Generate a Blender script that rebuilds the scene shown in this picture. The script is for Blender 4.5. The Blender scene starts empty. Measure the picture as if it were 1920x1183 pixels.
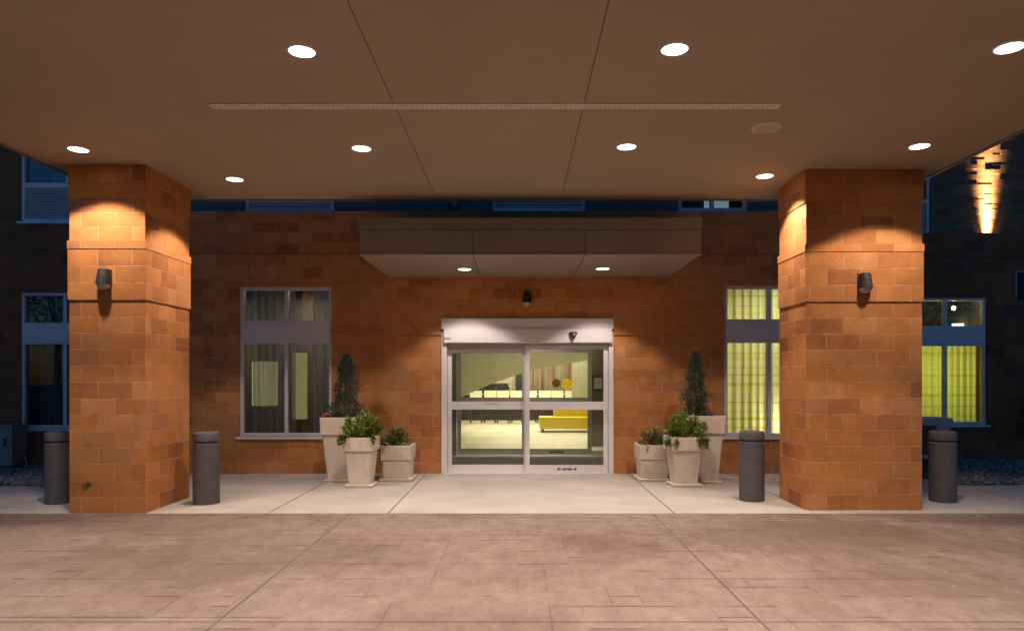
import bpy, math, random
from mathutils import Vector, Matrix
random.seed(7)
S = bpy.context.scene
COL = S.collection
R = math.radians
PI = math.pi
K = 1/2.462         # lamp scale that goes with the view exposure of +1.3
F = 1311.0          # focal length in photo pixels
VX, VY = 970.0, 710.0
EYE = 1.6

def P(px, py, D):
    return ((px - VX) * D / F, D, EYE + (VY - py) * D / F)

# ------------------------------------------------------------------ helpers
class MB:
    def __init__(self):
        self.v, self.f, self.uv, self.mi, self.uv2 = [], [], [], [], []
    def quad(self, pts, uv=None, mi=0, uv2=None):
        n = len(self.v)
        self.v += [tuple(p) for p in pts]
        self.f.append(tuple(range(n, n + len(pts))))
        self.uv.append(uv); self.mi.append(mi); self.uv2.append(uv2)
    def box(self, x0, x1, y0, y1, z0, z1, skip='', mi=0):
        if 'f' not in skip: self.quad([(x0,y0,z0),(x1,y0,z0),(x1,y0,z1),(x0,y0,z1)], mi=mi)
        if 'k' not in skip: self.quad([(x1,y1,z0),(x0,y1,z0),(x0,y1,z1),(x1,y1,z1)], mi=mi)
        if 'l' not in skip: self.quad([(x0,y1,z0),(x0,y0,z0),(x0,y0,z1),(x0,y1,z1)], mi=mi)
        if 'r' not in skip: self.quad([(x1,y0,z0),(x1,y1,z0),(x1,y1,z1),(x1,y0,z1)], mi=mi)
        if 't' not in skip: self.quad([(x0,y0,z1),(x1,y0,z1),(x1,y1,z1),(x0,y1,z1)], mi=mi)
        if 'b' not in skip: self.quad([(x0,y1,z0),(x1,y1,z0),(x1,y0,z0),(x0,y0,z0)], mi=mi)
    def rings(self, rings, cap0=True, cap1=True, closed=True):
        n = len(self.v); m = len(rings[0])
        for r in rings: self.v += [tuple(p) for p in r]
        def add(f):
            self.f.append(f); self.uv.append(None); self.mi.append(0); self.uv2.append(None)
        for i in range(len(rings) - 1):
            for j in range(m if closed else m - 1):
                a = n + i*m + j; b = n + i*m + (j+1) % m
                add((a, b, b + m, a + m))
        if cap0: add(tuple(n + j for j in reversed(range(m))))
        if cap1: add(tuple(n + (len(rings)-1)*m + j for j in range(m)))
    def lathe(self, prof, cx=0, cy=0, seg=32, cap0=True, cap1=True):
        self.rings([[(cx + r*math.cos(2*PI*j/seg), cy + r*math.sin(2*PI*j/seg), z) for j in range(seg)] for r, z in prof], cap0, cap1)
    def tube(self, a, b, r0, r1=None, seg=8):
        r1 = r0 if r1 is None else r1
        a = Vector(a); b = Vector(b); d = (b - a).normalized()
        u = d.orthogonal().normalized(); w = d.cross(u)
        self.rings([[a + r0*(math.cos(t)*u + math.sin(t)*w) for t in [2*PI*j/seg for j in range(seg)]],
                    [b + r1*(math.cos(t)*u + math.sin(t)*w) for t in [2*PI*j/seg for j in range(seg)]]])
    def build(self, name, mat, parent=None, origin=None, zmap=None, smooth=False, bevel=0, uoff=0.0):
        o0 = Vector(origin) if origin is not None else (Vector(parent.get('_o', (0,0,0))) if parent is not None else Vector((0,0,0)))
        me = bpy.data.meshes.new(name)
        me.from_pydata([tuple(Vector(p) - o0) for p in self.v], [], self.f)
        lay = me.uv_layers.new(name='UVMap')
        lay2 = me.uv_layers.new(name='UVSize') if any(u is not None for u in self.uv2) else None
        zm = zmap or (lambda z: z)
        for k, p in enumerate(me.polygons):
            p.material_index = self.mi[k]
            p.use_smooth = smooth
            n = p.normal
            for q, li in enumerate(p.loop_indices):
                if self.uv[k] is not None:
                    lay.data[li].uv = self.uv[k][q]
                else:
                    c = self.v[self.f[k][q]]
                    if abs(n.z) > .7: uv = (c[0], c[1])
                    elif abs(n.x) > .7: uv = (c[1] + uoff, zm(c[2]))
                    else: uv = (c[0] + uoff, zm(c[2]))
                    lay.data[li].uv = uv
                if lay2 is not None and self.uv2[k] is not None:
                    lay2.data[li].uv = self.uv2[k][q]
        for m in (mat if isinstance(mat, (list, tuple)) else [mat]): me.materials.append(m)
        o = bpy.data.objects.new(name, me); COL.objects.link(o)
        if parent is not None:
            o.parent = parent
            o['_o'] = tuple(o0)
        else:
            o.location = o0; o['_o'] = tuple(o0)
        if bevel:
            b = o.modifiers.new('Bevel', 'BEVEL'); b.width = bevel; b.segments = 4 if bevel > .05 else 2; b.limit_method = 'ANGLE'
            if smooth is False: b.harden_normals = False
        return o

def tag(o, label=None, cat=None, group=None, kind=None):
    if label: o['label'] = label
    if cat: o['category'] = cat
    if group: o['group'] = group
    if kind: o['kind'] = kind
    return o
def thing(name, label, cat, loc=(0,0,0), group=None, rz=0):
    o = bpy.data.objects.new(name, None); COL.objects.link(o)
    o.location = loc; o.rotation_euler = (0,0,rz); o.empty_display_size = .1
    o['_o'] = tuple(loc)
    return tag(o, label, cat, group)
def local(name, label, cat, group=None):
    o = thing(name, label, cat, (0,0,0), group); return o
def copy_tree(o, parent=None):
    c = o.copy(); COL.objects.link(c)
    if parent is not None: c.parent = parent
    for ch in list(o.children): copy_tree(ch, c)
    return c

# ------------------------------------------------------------------ materials
class NT:
    def __init__(self, name):
        self.m = bpy.data.materials.new(name); self.m.use_nodes = True
        self.t = self.m.node_tree; self.t.nodes.clear()
        self.out = self.n('ShaderNodeOutputMaterial')
    def n(self, typ, **kw):
        x = self.t.nodes.new(typ)
        for k, v in kw.items(): setattr(x, k, v)
        return x
    def set(self, sock, v):
        if isinstance(v, bpy.types.NodeSocket): self.t.links.new(v, sock)
        else:
            if sock.type == 'RGBA' and hasattr(v, '__len__') and len(v) == 3: v = (*v, 1)
            sock.default_value = v
    def coord(self, which='Object'): return self.n('ShaderNodeTexCoord').outputs[which]
    def uv(self, name='UVMap'): return self.n('ShaderNodeUVMap', uv_map=name).outputs[0]
    def mapping(self, vec, scale=(1,1,1), loc=(0,0,0), rot=(0,0,0)):
        m = self.n('ShaderNodeMapping'); self.set(m.inputs['Vector'], vec)
        m.inputs['Scale'].default_value = scale; m.inputs['Location'].default_value = loc; m.inputs['Rotation'].default_value = rot
        return m.outputs[0]
    def noise(self, vec, scale, detail=4, rough=.55, out='Fac', dist=0):
        x = self.n('ShaderNodeTexNoise'); self.set(x.inputs['Vector'], vec)
        x.inputs['Scale'].default_value = scale; x.inputs['Detail'].default_value = detail; x.inputs['Roughness'].default_value = rough
        x.inputs['Distortion'].default_value = dist
        return x.outputs[out]
    def math(self, op, a, b=0.0, clamp=False):
        x = self.n('ShaderNodeMath', operation=op, use_clamp=clamp); self.set(x.inputs[0], a); self.set(x.inputs[1], b)
        return x.outputs[0]
    def ramp(self, fac, stops, interp='LINEAR'):
        x = self.n('ShaderNodeValToRGB'); x.color_ramp.interpolation = interp
        e = x.color_ramp.elements
        while len(e) < len(stops): e.new(.5)
        for k, (p, c) in enumerate(stops):
            e[k].position = p; e[k].color = (*c, 1) if len(c) == 3 else c
        self.set(x.inputs[0], fac); return x.outputs[0]
    def mrange(self, v, a, b, c=0.0, d=1.0, smooth=False):
        x = self.n('ShaderNodeMapRange'); x.clamp = True
        if smooth: x.interpolation_type = 'SMOOTHSTEP'
        for k, q in enumerate((v, a, b, c, d)): self.set(x.inputs[k], q)
        return x.outputs[0]
    def mix(self, fac, a, b, mode='MIX'):
        x = self.n('ShaderNodeMix', data_type='RGBA', blend_type=mode)
        self.set(x.inputs[0], fac); self.set(x.inputs[6], a); self.set(x.inputs[7], b)
        return x.outputs[2]
    def sep(self, v):
        x = self.n('ShaderNodeSeparateXYZ'); self.set(x.inputs[0], v); return x.outputs
    def bump(self, h, strength=.5, dist=.01, normal=None):
        x = self.n('ShaderNodeBump'); x.inputs['Strength'].default_value = strength; x.inputs['Distance'].default_value = dist
        self.set(x.inputs['Height'], h)
        if normal is not None: self.set(x.inputs['Normal'], normal)
        return x.outputs[0]
    def principled(self, col, rough=.6, metal=0.0, normal=None, spec=.5, emit=None, estr=0.0, sub=0):
        x = self.n('ShaderNodeBsdfPrincipled')
        self.set(x.inputs['Base Color'], col); self.set(x.inputs['Roughness'], rough); self.set(x.inputs['Metallic'], metal)
        self.set(x.inputs['Specular IOR Level'], spec)
        if normal is not None: self.set(x.inputs['Normal'], normal)
        if emit is not None:
            self.set(x.inputs['Emission Color'], emit); self.set(x.inputs['Emission Strength'], estr)
        self.t.links.new(x.outputs[0], self.out.inputs['Surface'])
        return self.m
M = {}
def plain(name, col, rough=.55, metal=0.0, var=.12, scale=9, bump=.15, spec=.5, fine=180):
    t = NT(name); c = t.coord()
    n = t.noise(c, scale, 5); n2 = t.noise(c, fine, 3)
    k = t.math('ADD', t.math('MULTIPLY', n, .75), t.math('MULTIPLY', n2, .25))
    lo = tuple(x*(1-var) for x in col); hi = tuple(min(1, x*(1+var)) for x in col)
    cc = t.ramp(k, [(.3, lo), (.7, hi)])
    r = t.mrange(n, .3, .7, rough-.06, rough+.06)
    M[name] = t.principled(cc, r, metal, t.bump(n2, bump, .003), spec); return M[name]

def block_mat(name, stops, mortar, bw=.4064, bh=.2032, ms=.0052, mott=.34, stain=None, bumpd=.010, spec=.2, hue=None):
    t = NT(name); uv = t.uv()
    wob = t.noise(t.mapping(uv, (1,1,1)), 14, 2, out='Color')
    vec = t.n('ShaderNodeVectorMath', operation='ADD'); t.set(vec.inputs[0], uv)
    wv = t.n('ShaderNodeVectorMath', operation='MULTIPLY_ADD'); t.set(wv.inputs[0], wob); wv.inputs[1].default_value = (.005,.005,0); wv.inputs[2].default_value = (-.0025,-.0025,0)
    t.set(vec.inputs[1], wv.outputs[0]); v = vec.outputs[0]
    b = t.n('ShaderNodeTexBrick', offset=.5, squash=1.0)
    t.set(b.inputs['Vector'], v)
    b.inputs['Color1'].default_value = (0,0,0,1); b.inputs['Color2'].default_value = (1,1,1,1); b.inputs['Mortar'].default_value = (.5,.5,.5,1)
    b.inputs['Scale'].default_value = 1; b.inputs['Mortar Size'].default_value = ms; b.inputs['Mortar Smooth'].default_value = .25
    b.inputs['Bias'].default_value = 0; b.inputs['Brick Width'].default_value = bw; b.inputs['Row Height'].default_value = bh
    col = t.ramp(b.outputs['Color'], stops)
    n1 = t.noise(uv, 3.2, 5, .6); n2 = t.noise(uv, 45, 5, .65); n3 = t.noise(uv, 260, 2, .6)
    f = t.math('ADD', t.math('MULTIPLY', n1, .5), t.math('MULTIPLY', n2, .5))
    sh = t.mrange(f, .3, .7, 1-mott, 1+mott)
    shc = t.n('ShaderNodeCombineColor'); [t.set(shc.inputs[k], sh) for k in range(3)]
    col = t.mix(1.0, col, shc.outputs[0], 'MULTIPLY')
    hn = t.noise(uv, 6.5, 5, .65); hn2 = t.noise(t.mapping(uv, (1,1,1), (7,3,0)), 4.2, 4, .6)
    if hue:
        col = t.mix(t.mrange(hn, .5, .68, 0, .5), col, hue[0])
        col = t.mix(t.mrange(hn2, .52, .70, 0, .5), col, hue[1])
    # soft dusty bloom in patches
    dust = t.mrange(t.noise(uv, 1.1, 4, .6), .52, .72, 0, .20)
    col = t.mix(dust, col, tuple(.75*c for c in mortar))
    mn = t.mrange(t.noise(uv, 6, 4), .40, .64, .04, .95)
    mf = t.math('MULTIPLY', b.outputs['Fac'], mn)
    col = t.mix(mf, col, mortar)
    if stain:
        for (sx, sz, r0, amt) in stain:
            s = t.sep(uv)
            dx = t.math('SUBTRACT', s[0], sx); dz = t.math('MULTIPLY', t.math('SUBTRACT', s[1], sz), 1.1)
            d = t.math('SQRT', t.math('ADD', t.math('MULTIPLY', dx, dx), t.math('MULTIPLY', dz, dz)))
            d = t.math('ADD', d, t.math('MULTIPLY', t.math('SUBTRACT', t.noise(uv, 22, 4), .5), .09))
            col = t.mix(t.mrange(d, r0, r0*2.0, amt, 0), col, (.06,.04,.025))
    h = t.math('ADD', t.math('MULTIPLY', t.math('SUBTRACT', 1.0, b.outputs['Fac']), .8), t.math('ADD', t.math('MULTIPLY', n2, .35), t.math('MULTIPLY', n3, .25)))
    M[name] = t.principled(col, .88, 0, t.bump(h, .8, bumpd), spec); return M[name]

ORANGE = [(0,(.29,.108,.040)),(.12,(.38,.147,.046)),(.32,(.43,.168,.050)),(.5,(.475,.190,.056)),(.68,(.445,.171,.053)),(.84,(.50,.224,.080)),(.95,(.41,.175,.071)),(1,(.33,.136,.062))]
BROWN = [(0,(.13,.055,.030)),(.3,(.19,.082,.040)),(.6,(.235,.105,.048)),(.85,(.20,.095,.055)),(1,(.16,.078,.05))]
HUE = ((.46,.20,.050), (.36,.135,.062))
block_mat('orange_block', ORANGE, (.60,.37,.20), hue=HUE)
block_mat('orange_block_stained', ORANGE, (.60,.37,.20), hue=HUE, stain=[(-5.03,.335,.035,.75),(-4.99,.36,.02,.8)])
DARK = [(0,(.155,.060,.034)),(.3,(.20,.079,.042)),(.6,(.235,.092,.048)),(1,(.175,.074,.045))]
block_mat('dark_block', DARK, (.21,.12,.08), mott=.2, spec=.1)
block_mat('dark_brick', [(0,(.12,.07,.05)),(.4,(.17,.10,.065)),(.75,(.21,.125,.08)),(1,(.14,.085,.06))], (.19,.14,.11), bw=.30, bh=.10, ms=.006, bumpd=.012)
plain('dark_panel', (.085,.075,.075), .6, var=.1)
plain('aluminium', (.68,.635,.615), .38, .0, var=.05, scale=2.5, bump=.03)
plain('aluminium_dark', (.40,.365,.33), .42, .0, var=.06, scale=2.5, bump=.03)
plain('white_frame', (.58,.56,.56), .42, var=.06, scale=3, bump=.03)
plain('soffit_seam', (.17,.132,.098), .9)
plain('joint_dark', (.10,.078,.065), .95, var=.4, scale=6)
plain('black_metal', (.018,.016,.015), .42, var=.2)
plain('bronze_metal', (.030,.025,.022), .6, var=.2, bump=.1, spec=.25)
plain('fascia_metal', (.185,.165,.145), .42, var=.1, scale=1.5, bump=.04)
plain('canopy_soffit_panel', (.30,.25,.205), .5, var=.05, scale=1.2, bump=.04)
plain('vent_white', (.66,.60,.54), .6)
plain('speaker_mesh', (.46,.38,.31), .6)
plain('vent_hole', (.13,.10,.085), .8)
plain('lens_grey', (.42,.38,.37), .25, var=.06, bump=0)
plain('soil', (.035,.024,.017), .95, var=.4, scale=40, bump=.8)
plain('mat_rubber', (.055,.05,.042), .95, var=.25, scale=30, bump=.6)
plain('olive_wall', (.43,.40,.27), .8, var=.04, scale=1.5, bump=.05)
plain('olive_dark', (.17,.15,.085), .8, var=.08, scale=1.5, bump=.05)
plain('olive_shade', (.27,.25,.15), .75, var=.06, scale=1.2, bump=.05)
plain('lobby_ceiling', (.6,.57,.42), .85, var=.03)
plain('room_dark', (.10,.085,.07), .85, var=.1)
plain('room_warm', (.55,.5,.3), .85, var=.06)
plain('yellow_vinyl', (.66,.50,.008), .38, var=.06, bump=.05)
plain('stool_white', (.80,.76,.60), .5, var=.05)
plain('dark_wood', (.035,.024,.018), .5, var=.3)
plain('counter_top', (.5,.47,.33), .35, var=.1)
plain('charcoal', (.02,.02,.02), .5)
plain('cabinet_grey', (.22,.21,.215), .55, var=.1)
plain('table_blue_grey', (.30,.31,.36), .55, var=.1)
plain('asphalt', (.05,.048,.047), .92, var=.3, scale=30, bump=.6)
plain('bark', (.09,.06,.04), .95, var=.3, scale=20, bump=.8)
plain('yellow_paint', (.85,.62,.02), .5, var=.02, bump=0)
plain('black_print', (.03,.018,.015), .6, var=.02, bump=0)
plain('brown_print', (.28,.13,.01), .6, var=.02, bump=0)
plain('red_print', (.45,.14,.16), .6, var=.02, bump=0)
plain('grey_print', (.26,.24,.25), .6, var=.02, bump=0)
plain('picture_paper', (.50,.54,.46), .6, var=.25, scale=5)

def bollard_mat():
    t = NT('bollard_stone'); c = t.coord()
    n = t.noise(c, 220, 3, .7); n1 = t.noise(c, 6, 4); v = t.n('ShaderNodeTexVoronoi'); t.set(v.inputs['Vector'], c); v.inputs['Scale'].default_value = 150
    k = t.math('ADD', t.math('MULTIPLY', n, .55), t.math('MULTIPLY', v.outputs['Distance'], .5))
    col = t.ramp(k, [(.25,(.050,.042,.043)),(.5,(.088,.076,.078)),(.75,(.16,.14,.142))])
    col = t.mix(t.mrange(n1, .4, .7, 0, .35), col, (.062,.055,.057))
    M['bollard_stone'] = t.principled(col, .8, 0, t.bump(k, .5, .004), .3)
bollard_mat()
def pot_mat():
    t = NT('planter_stone'); c = t.coord()
    n = t.noise(c, 9, 6, .65); n2 = t.noise(c, 160, 3, .6)
    st = t.noise(t.mapping(c, (14, 14, 1.2)), 1, 4, .6)
    col = t.ramp(n, [(.28,(.56,.465,.37)),(.5,(.62,.525,.42)),(.75,(.66,.57,.465))])
    col = t.mix(t.mrange(st, .52, .75, 0, .18), col, (.40,.31,.22))
    M['planter_stone'] = t.principled(col, .72, 0, t.bump(n2, .25, .003), .35)
pot_mat()
def soffit_mat():
    t = NT('soffit_stucco'); c = t.coord()
    n = t.noise(c, .55, 4, .5); n2 = t.noise(c, 240, 3, .7); n3 = t.noise(t.mapping(c, (1.6, 7, 1)), 1.6, 4, .6)
    f = t.math('ADD', t.math('MULTIPLY', n, .6), t.math('MULTIPLY', n3, .4))
    col = t.ramp(f, [(.3,(.36,.300,.222)),(.7,(.415,.350,.262))])
    sp = t.mrange(t.noise(c, 6, 3), .70, .76, 0, .35)
    col = t.mix(sp, col, (.27,.21,.155))
    M['soffit_stucco'] = t.principled(col, .9, 0, t.bump(n2, .4, .004), .2)
soffit_mat()
def stamped_mat():
    t = NT('stamped_concrete'); w = t.coord()
    a = t.sep(t.uv()); b = t.sep(t.uv('UVSize'))
    wob = t.math('MULTIPLY', t.math('SUBTRACT', t.noise(w, 9, 3), .5), .014)
    du = t.math('MINIMUM', a[0], t.math('SUBTRACT', b[0], a[0])); dv = t.math('MINIMUM', a[1], t.math('SUBTRACT', b[1], a[1]))
    du = t.math('ADD', du, wob); dv = t.math('ADD', dv, wob)
    brk = t.noise(w, 1.7, 4, .65); brk2 = t.noise(t.mapping(w, (1,1,1), (31,7,0)), 1.4, 4, .65)
    lu = t.math('MULTIPLY', t.mrange(du, .002, .009, 1, 0), t.mrange(brk, .46, .60, .05, .6))
    lv = t.math('MULTIPLY', t.mrange(dv, .004, .017, 1, 0), t.mrange(brk2, .48, .57, .0, 1.0))
    line = t.math('MAXIMUM', lu, lv)
    big = t.noise(w, .42, 5, .6); mid = t.noise(t.mapping(w, (1.5, .9, 1)), 3.4, 10, .76); fine = t.noise(w, 55, 5, .75)
    rnd = t.n('ShaderNodeTexWhiteNoise', noise_dimensions='2D'); t.set(rnd.inputs['Vector'], t.uv('UVSize'))
    col = t.ramp(mid, [(.30,(.150,.104,.081)),(.45,(.195,.141,.114)),(.58,(.23,.172,.143)),(.75,(.30,.232,.196))])
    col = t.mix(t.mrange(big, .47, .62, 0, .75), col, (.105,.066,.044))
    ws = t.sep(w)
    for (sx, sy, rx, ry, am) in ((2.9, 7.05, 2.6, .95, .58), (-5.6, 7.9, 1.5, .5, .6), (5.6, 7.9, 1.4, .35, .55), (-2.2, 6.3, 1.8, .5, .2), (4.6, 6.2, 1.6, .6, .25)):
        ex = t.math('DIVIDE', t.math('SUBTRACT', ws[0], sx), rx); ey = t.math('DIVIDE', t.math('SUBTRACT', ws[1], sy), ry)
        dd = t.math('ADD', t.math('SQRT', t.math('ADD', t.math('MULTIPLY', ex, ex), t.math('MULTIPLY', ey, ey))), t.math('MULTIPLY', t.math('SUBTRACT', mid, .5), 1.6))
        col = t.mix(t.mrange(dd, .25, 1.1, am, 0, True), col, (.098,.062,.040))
    vein = t.noise(t.mapping(w, (2.0, 1.5, 1), (3,1,0)), 3.8, 10, .74, dist=.8)
    col = t.mix(t.mrange(vein, .57, .70, 0, .5), col, (.37,.285,.23))
    col = t.mix(t.mrange(vein, .30, .40, .35, 0), col, (.125,.083,.06))
    col = t.mix(t.mrange(fine, .38, .62, .0, .3), col, (.115,.078,.058))
    col = t.mix(line, col, (.070,.040,.028))
    sp = t.mrange(t.noise(w, 14, 2), .76, .80, 0, .6); col = t.mix(sp, col, (.13,.085,.06))
    h = t.math('SUBTRACT', t.math('ADD', t.math('MULTIPLY', vein, .5), t.math('MULTIPLY', fine, .1)), t.math('MULTIPLY', t.math('MAXIMUM', t.mrange(du,.0,.012,.5,0), t.mrange(dv,.0,.012,.5,0)), .35))
    rough = t.mrange(mid, .3, .7, .72, .52)
    M['stamped_concrete'] = t.principled(col, rough, 0, t.bump(h, .6, .018), .32)
stamped_mat()
def walk_mat():
    t = NT('walk_concrete'); c = t.coord()
    n = t.noise(c, 1.1, 6, .62); f = t.noise(c, 130, 3, .7); st = t.noise(c, 4.5, 5, .6)
    col = t.ramp(n, [(.3,(.335,.295,.258)),(.5,(.395,.355,.313)),(.72,(.45,.41,.368))])
    col = t.mix(t.mrange(st, .58, .74, 0, .3), col, (.33,.28,.235))
    col = t.mix(t.mrange(f, .3, .7, 0, .12), col, (.25,.22,.19))
    sp = t.mrange(t.noise(c, 11, 2), .77, .80, 0, .55); col = t.mix(sp, col, (.13,.10,.08))
    M['walk_concrete'] = t.principled(col, .8, 0, t.bump(f, .3, .003), .3)
walk_mat()
def glass_mat(name, tint=(1,1,1), refl=1.0):
    t = NT(name)
    tr = t.n('ShaderNodeBsdfTransparent'); tr.inputs[0].default_value = (*tint, 1)
    gl = t.n('ShaderNodeBsdfGlossy'); gl.inputs['Roughness'].default_value = .0; gl.inputs['Color'].default_value = (.95,.97,1,1)
    c = t.coord(); t.set(gl.inputs['Normal'], t.bump(t.noise(c, 1.4, 2), .02, .02))
    fr = t.n('ShaderNodeFresnel'); fr.inputs['IOR'].default_value = 1.5
    f = t.math('MULTIPLY', fr.outputs[0], 1.8*refl, True)
    mx = t.n('ShaderNodeMixShader'); t.set(mx.inputs[0], f); t.set(mx.inputs[1], tr.outputs[0]); t.set(mx.inputs[2], gl.outputs[0])
    t.set(t.out.inputs['Surface'], mx.outputs[0]); M[name] = t.m
glass_mat('glass', (.86,.88,.84), 1.0)
glass_mat('glass_window', (.84,.85,.83), .45)
glass_mat('glass_door', (.90,.90,.84), .6)
def emit_mat(name, col, s):
    t = NT(name); e = t.n('ShaderNodeEmission'); e.inputs[0].default_value = (*col, 1); e.inputs[1].default_value = s*K
    t.set(t.out.inputs['Surface'], e.outputs[0]); M[name] = t.m
emit_mat('lamp_disc', (1,.95,.86), 9)
emit_mat('bulb', (1,.72,.32), 60)
emit_mat('lampshade_dim', (.58,.53,.26), .72)
emit_mat('lampshade_dim2', (.52,.47,.20), .48)
emit_mat('lampshade_bright', (1,.80,.42), 3.2)
emit_mat('uplight_lens', (1,.8,.5), 20)
emit_mat('cove_glow', (1,.9,.6), 3.0)
emit_mat('blind_glow', (.55,.85,1.0), .35)
def curtain_mat(name, base, stripe=None, trans=.55, sy=2.1, grid=False, sheer=0):
    t = NT(name); uv = t.uv(); s = t.sep(uv)
    col = base
    nv = t.noise(t.mapping(uv, (22, .5, 1)), 1, 3, .6)
    c1 = t.mix(t.mrange(nv, .35, .65, 0, .55), base, tuple(x*.62 for x in base))
    if stripe:
        b1 = t.noise(t.mapping(uv, (.0, sy*3.1, 1)), 1.6, 3, .7)
        b2 = t.noise(t.mapping(uv, (9, .0, 1)), 1.0, 3, .7)
        f = t.math('MAXIMUM', t.mrange(b1, .52, .60, 0, .85), t.mrange(b2, .58, .66, 0, .35))
        c1 = t.mix(f, c1, stripe)
        if grid:
            wv = t.n('ShaderNodeTexWave', bands_direction='Y'); t.set(wv.inputs['Vector'], uv); wv.inputs['Scale'].default_value = 9
            c1 = t.mix(t.mrange(wv.outputs['Fac'], .55, .8, 0, .35), c1, tuple(x*.4 for x in stripe))
    d = t.n('ShaderNodeBsdfDiffuse'); t.set(d.inputs[0], c1)
    tl = t.n('ShaderNodeBsdfTranslucent'); t.set(tl.inputs[0], c1)
    mx = t.n('ShaderNodeMixShader'); mx.inputs[0].default_value = trans; t.set(mx.inputs[1], d.outputs[0]); t.set(mx.inputs[2], tl.outputs[0])
    res = mx.outputs[0]
    if sheer:
        tp = t.n('ShaderNodeBsdfTransparent'); m2 = t.n('ShaderNodeMixShader'); t.set(m2.inputs[0], t.mrange(nv, .35, .65, sheer*1.3, sheer*.6)); t.set(m2.inputs[1], res); t.set(m2.inputs[2], tp.outputs[0]); res = m2.outputs[0]
    t.set(t.out.inputs['Surface'], res); M[name] = t.m
curtain_mat('curtain_dark', (.46,.45,.46), None, .3, sheer=.38)
curtain_mat('curtain_plaid', (.72,.76,.52), (.46,.47,.03), .66, sheer=.10)
curtain_mat('dim_gap_olive', (.16,.16,.09), None, .25)  # dimness of the gap beside the plaid curtain, put into the colour
curtain_mat('curtain_green', (.62,.64,.22), (.42,.45,.02), .62, 1.5, True)
curtain_mat('curtain_blue', (.30,.32,.35), None, .3)
def stripes_mat():
    t = NT('striped_curtain'); uv = t.uv()
    n = t.noise(t.mapping(uv, (7, .1, 1)), 1.5, 3, .6)
    col = t.ramp(n, [(.3,(.05,.04,.03)),(.42,(.20,.08,.05)),(.52,(.30,.27,.17)),(.62,(.12,.10,.07)),(.75,(.34,.31,.2))])
    M['striped_curtain'] = t.principled(col, .8)
stripes_mat()
def stone_mat():
    t = NT('lobby_stone'); uv = t.uv()
    b = t.n('ShaderNodeTexBrick', offset=.4); t.set(b.inputs['Vector'], uv); b.inputs['Scale'].default_value = 1; b.inputs['Brick Width'].default_value = .5; b.inputs['Row Height'].default_value = .09
    b.inputs['Color1'].default_value = (.55,.50,.36,1); b.inputs['Color2'].default_value = (.85,.8,.62,1); b.inputs['Mortar'].default_value = (.2,.18,.1,1); b.inputs['Mortar Size'].default_value = .012
    M['lobby_stone'] = t.principled(b.outputs['Color'], .8, 0, t.bump(b.outputs['Color'], .6, .03))
stone_mat()
def tile_mat():
    t = NT('lobby_tile'); uv = t.uv()
    b = t.n('ShaderNodeTexBrick', offset=.5); t.set(b.inputs['Vector'], uv); b.inputs['Scale'].default_value = 1; b.inputs['Brick Width'].default_value = .6; b.inputs['Row Height'].default_value = .6
    b.inputs['Color1'].default_value = (.60,.56,.40,1); b.inputs['Color2'].default_value = (.74,.70,.54,1); b.inputs['Mortar'].default_value = (.42,.38,.26,1); b.inputs['Mortar Size'].default_value = .006
    n = t.noise(uv, 3, 6, .65)
    col = t.mix(t.mrange(n, .45, .65, 0, .35), b.outputs['Color'], (.48,.42,.27))
    M['lobby_tile'] = t.principled(col, .38)
tile_mat()
def leaf_mat(name, stops):
    t = NT(name); c = t.coord(); g = t.n('ShaderNodeNewGeometry')
    n = t.math('ADD', t.math('MULTIPLY', g.outputs['Random Per Island'], .7), t.math('MULTIPLY', t.noise(c, 9, 3), .3))
    col = t.ramp(n, stops)
    d = t.n('ShaderNodeBsdfPrincipled'); t.set(d.inputs['Base Color'], col); d.inputs['Roughness'].default_value = .5
    tl = t.n('ShaderNodeBsdfTranslucent'); t.set(tl.inputs[0], col)
    mx = t.n('ShaderNodeMixShader'); mx.inputs[0].default_value = .2; t.set(mx.inputs[1], d.outputs[0]); t.set(mx.inputs[2], tl.outputs[0])
    t.set(t.out.inputs['Surface'], mx.outputs[0]); M[name] = t.m
leaf_mat('leaf_green', [(.1,(.06,.105,.012)),(.45,(.165,.24,.028)),(.75,(.30,.36,.055)),(1,(.46,.46,.11))])
leaf_mat('leaf_variegated', [(.1,(.05,.08,.015)),(.4,(.10,.13,.03)),(.65,(.22,.19,.07)),(.85,(.38,.28,.14)),(1,(.48,.38,.22))])
leaf_mat('leaf_evergreen', [(.1,(.026,.048,.030)),(.5,(.068,.105,.066)),(.85,(.125,.172,.112)),(1,(.18,.225,.15))])
leaf_mat('leaf_dark', [(.1,(.015,.025,.012)),(.6,(.035,.05,.022)),(1,(.06,.075,.035))])
leaf_mat('petal', [(.1,(.55,.09,.05)),(1,(.75,.25,.18))])
leaf_mat('gravel_stone', [(.05,(.10,.10,.10)),(.4,(.20,.195,.19)),(.7,(.30,.29,.275)),(1,(.44,.42,.39))])

# ------------------------------------------------------------------ ground
g = MB(); g.quad([(-150,-150,-.03),(150,-150,-.03),(150,150,-.03),(-150,150,-.03)])
tag(g.build('asphalt_ground', M['asphalt']), kind='structure', label='dark asphalt ground around the hotel', cat='ground')

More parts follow.
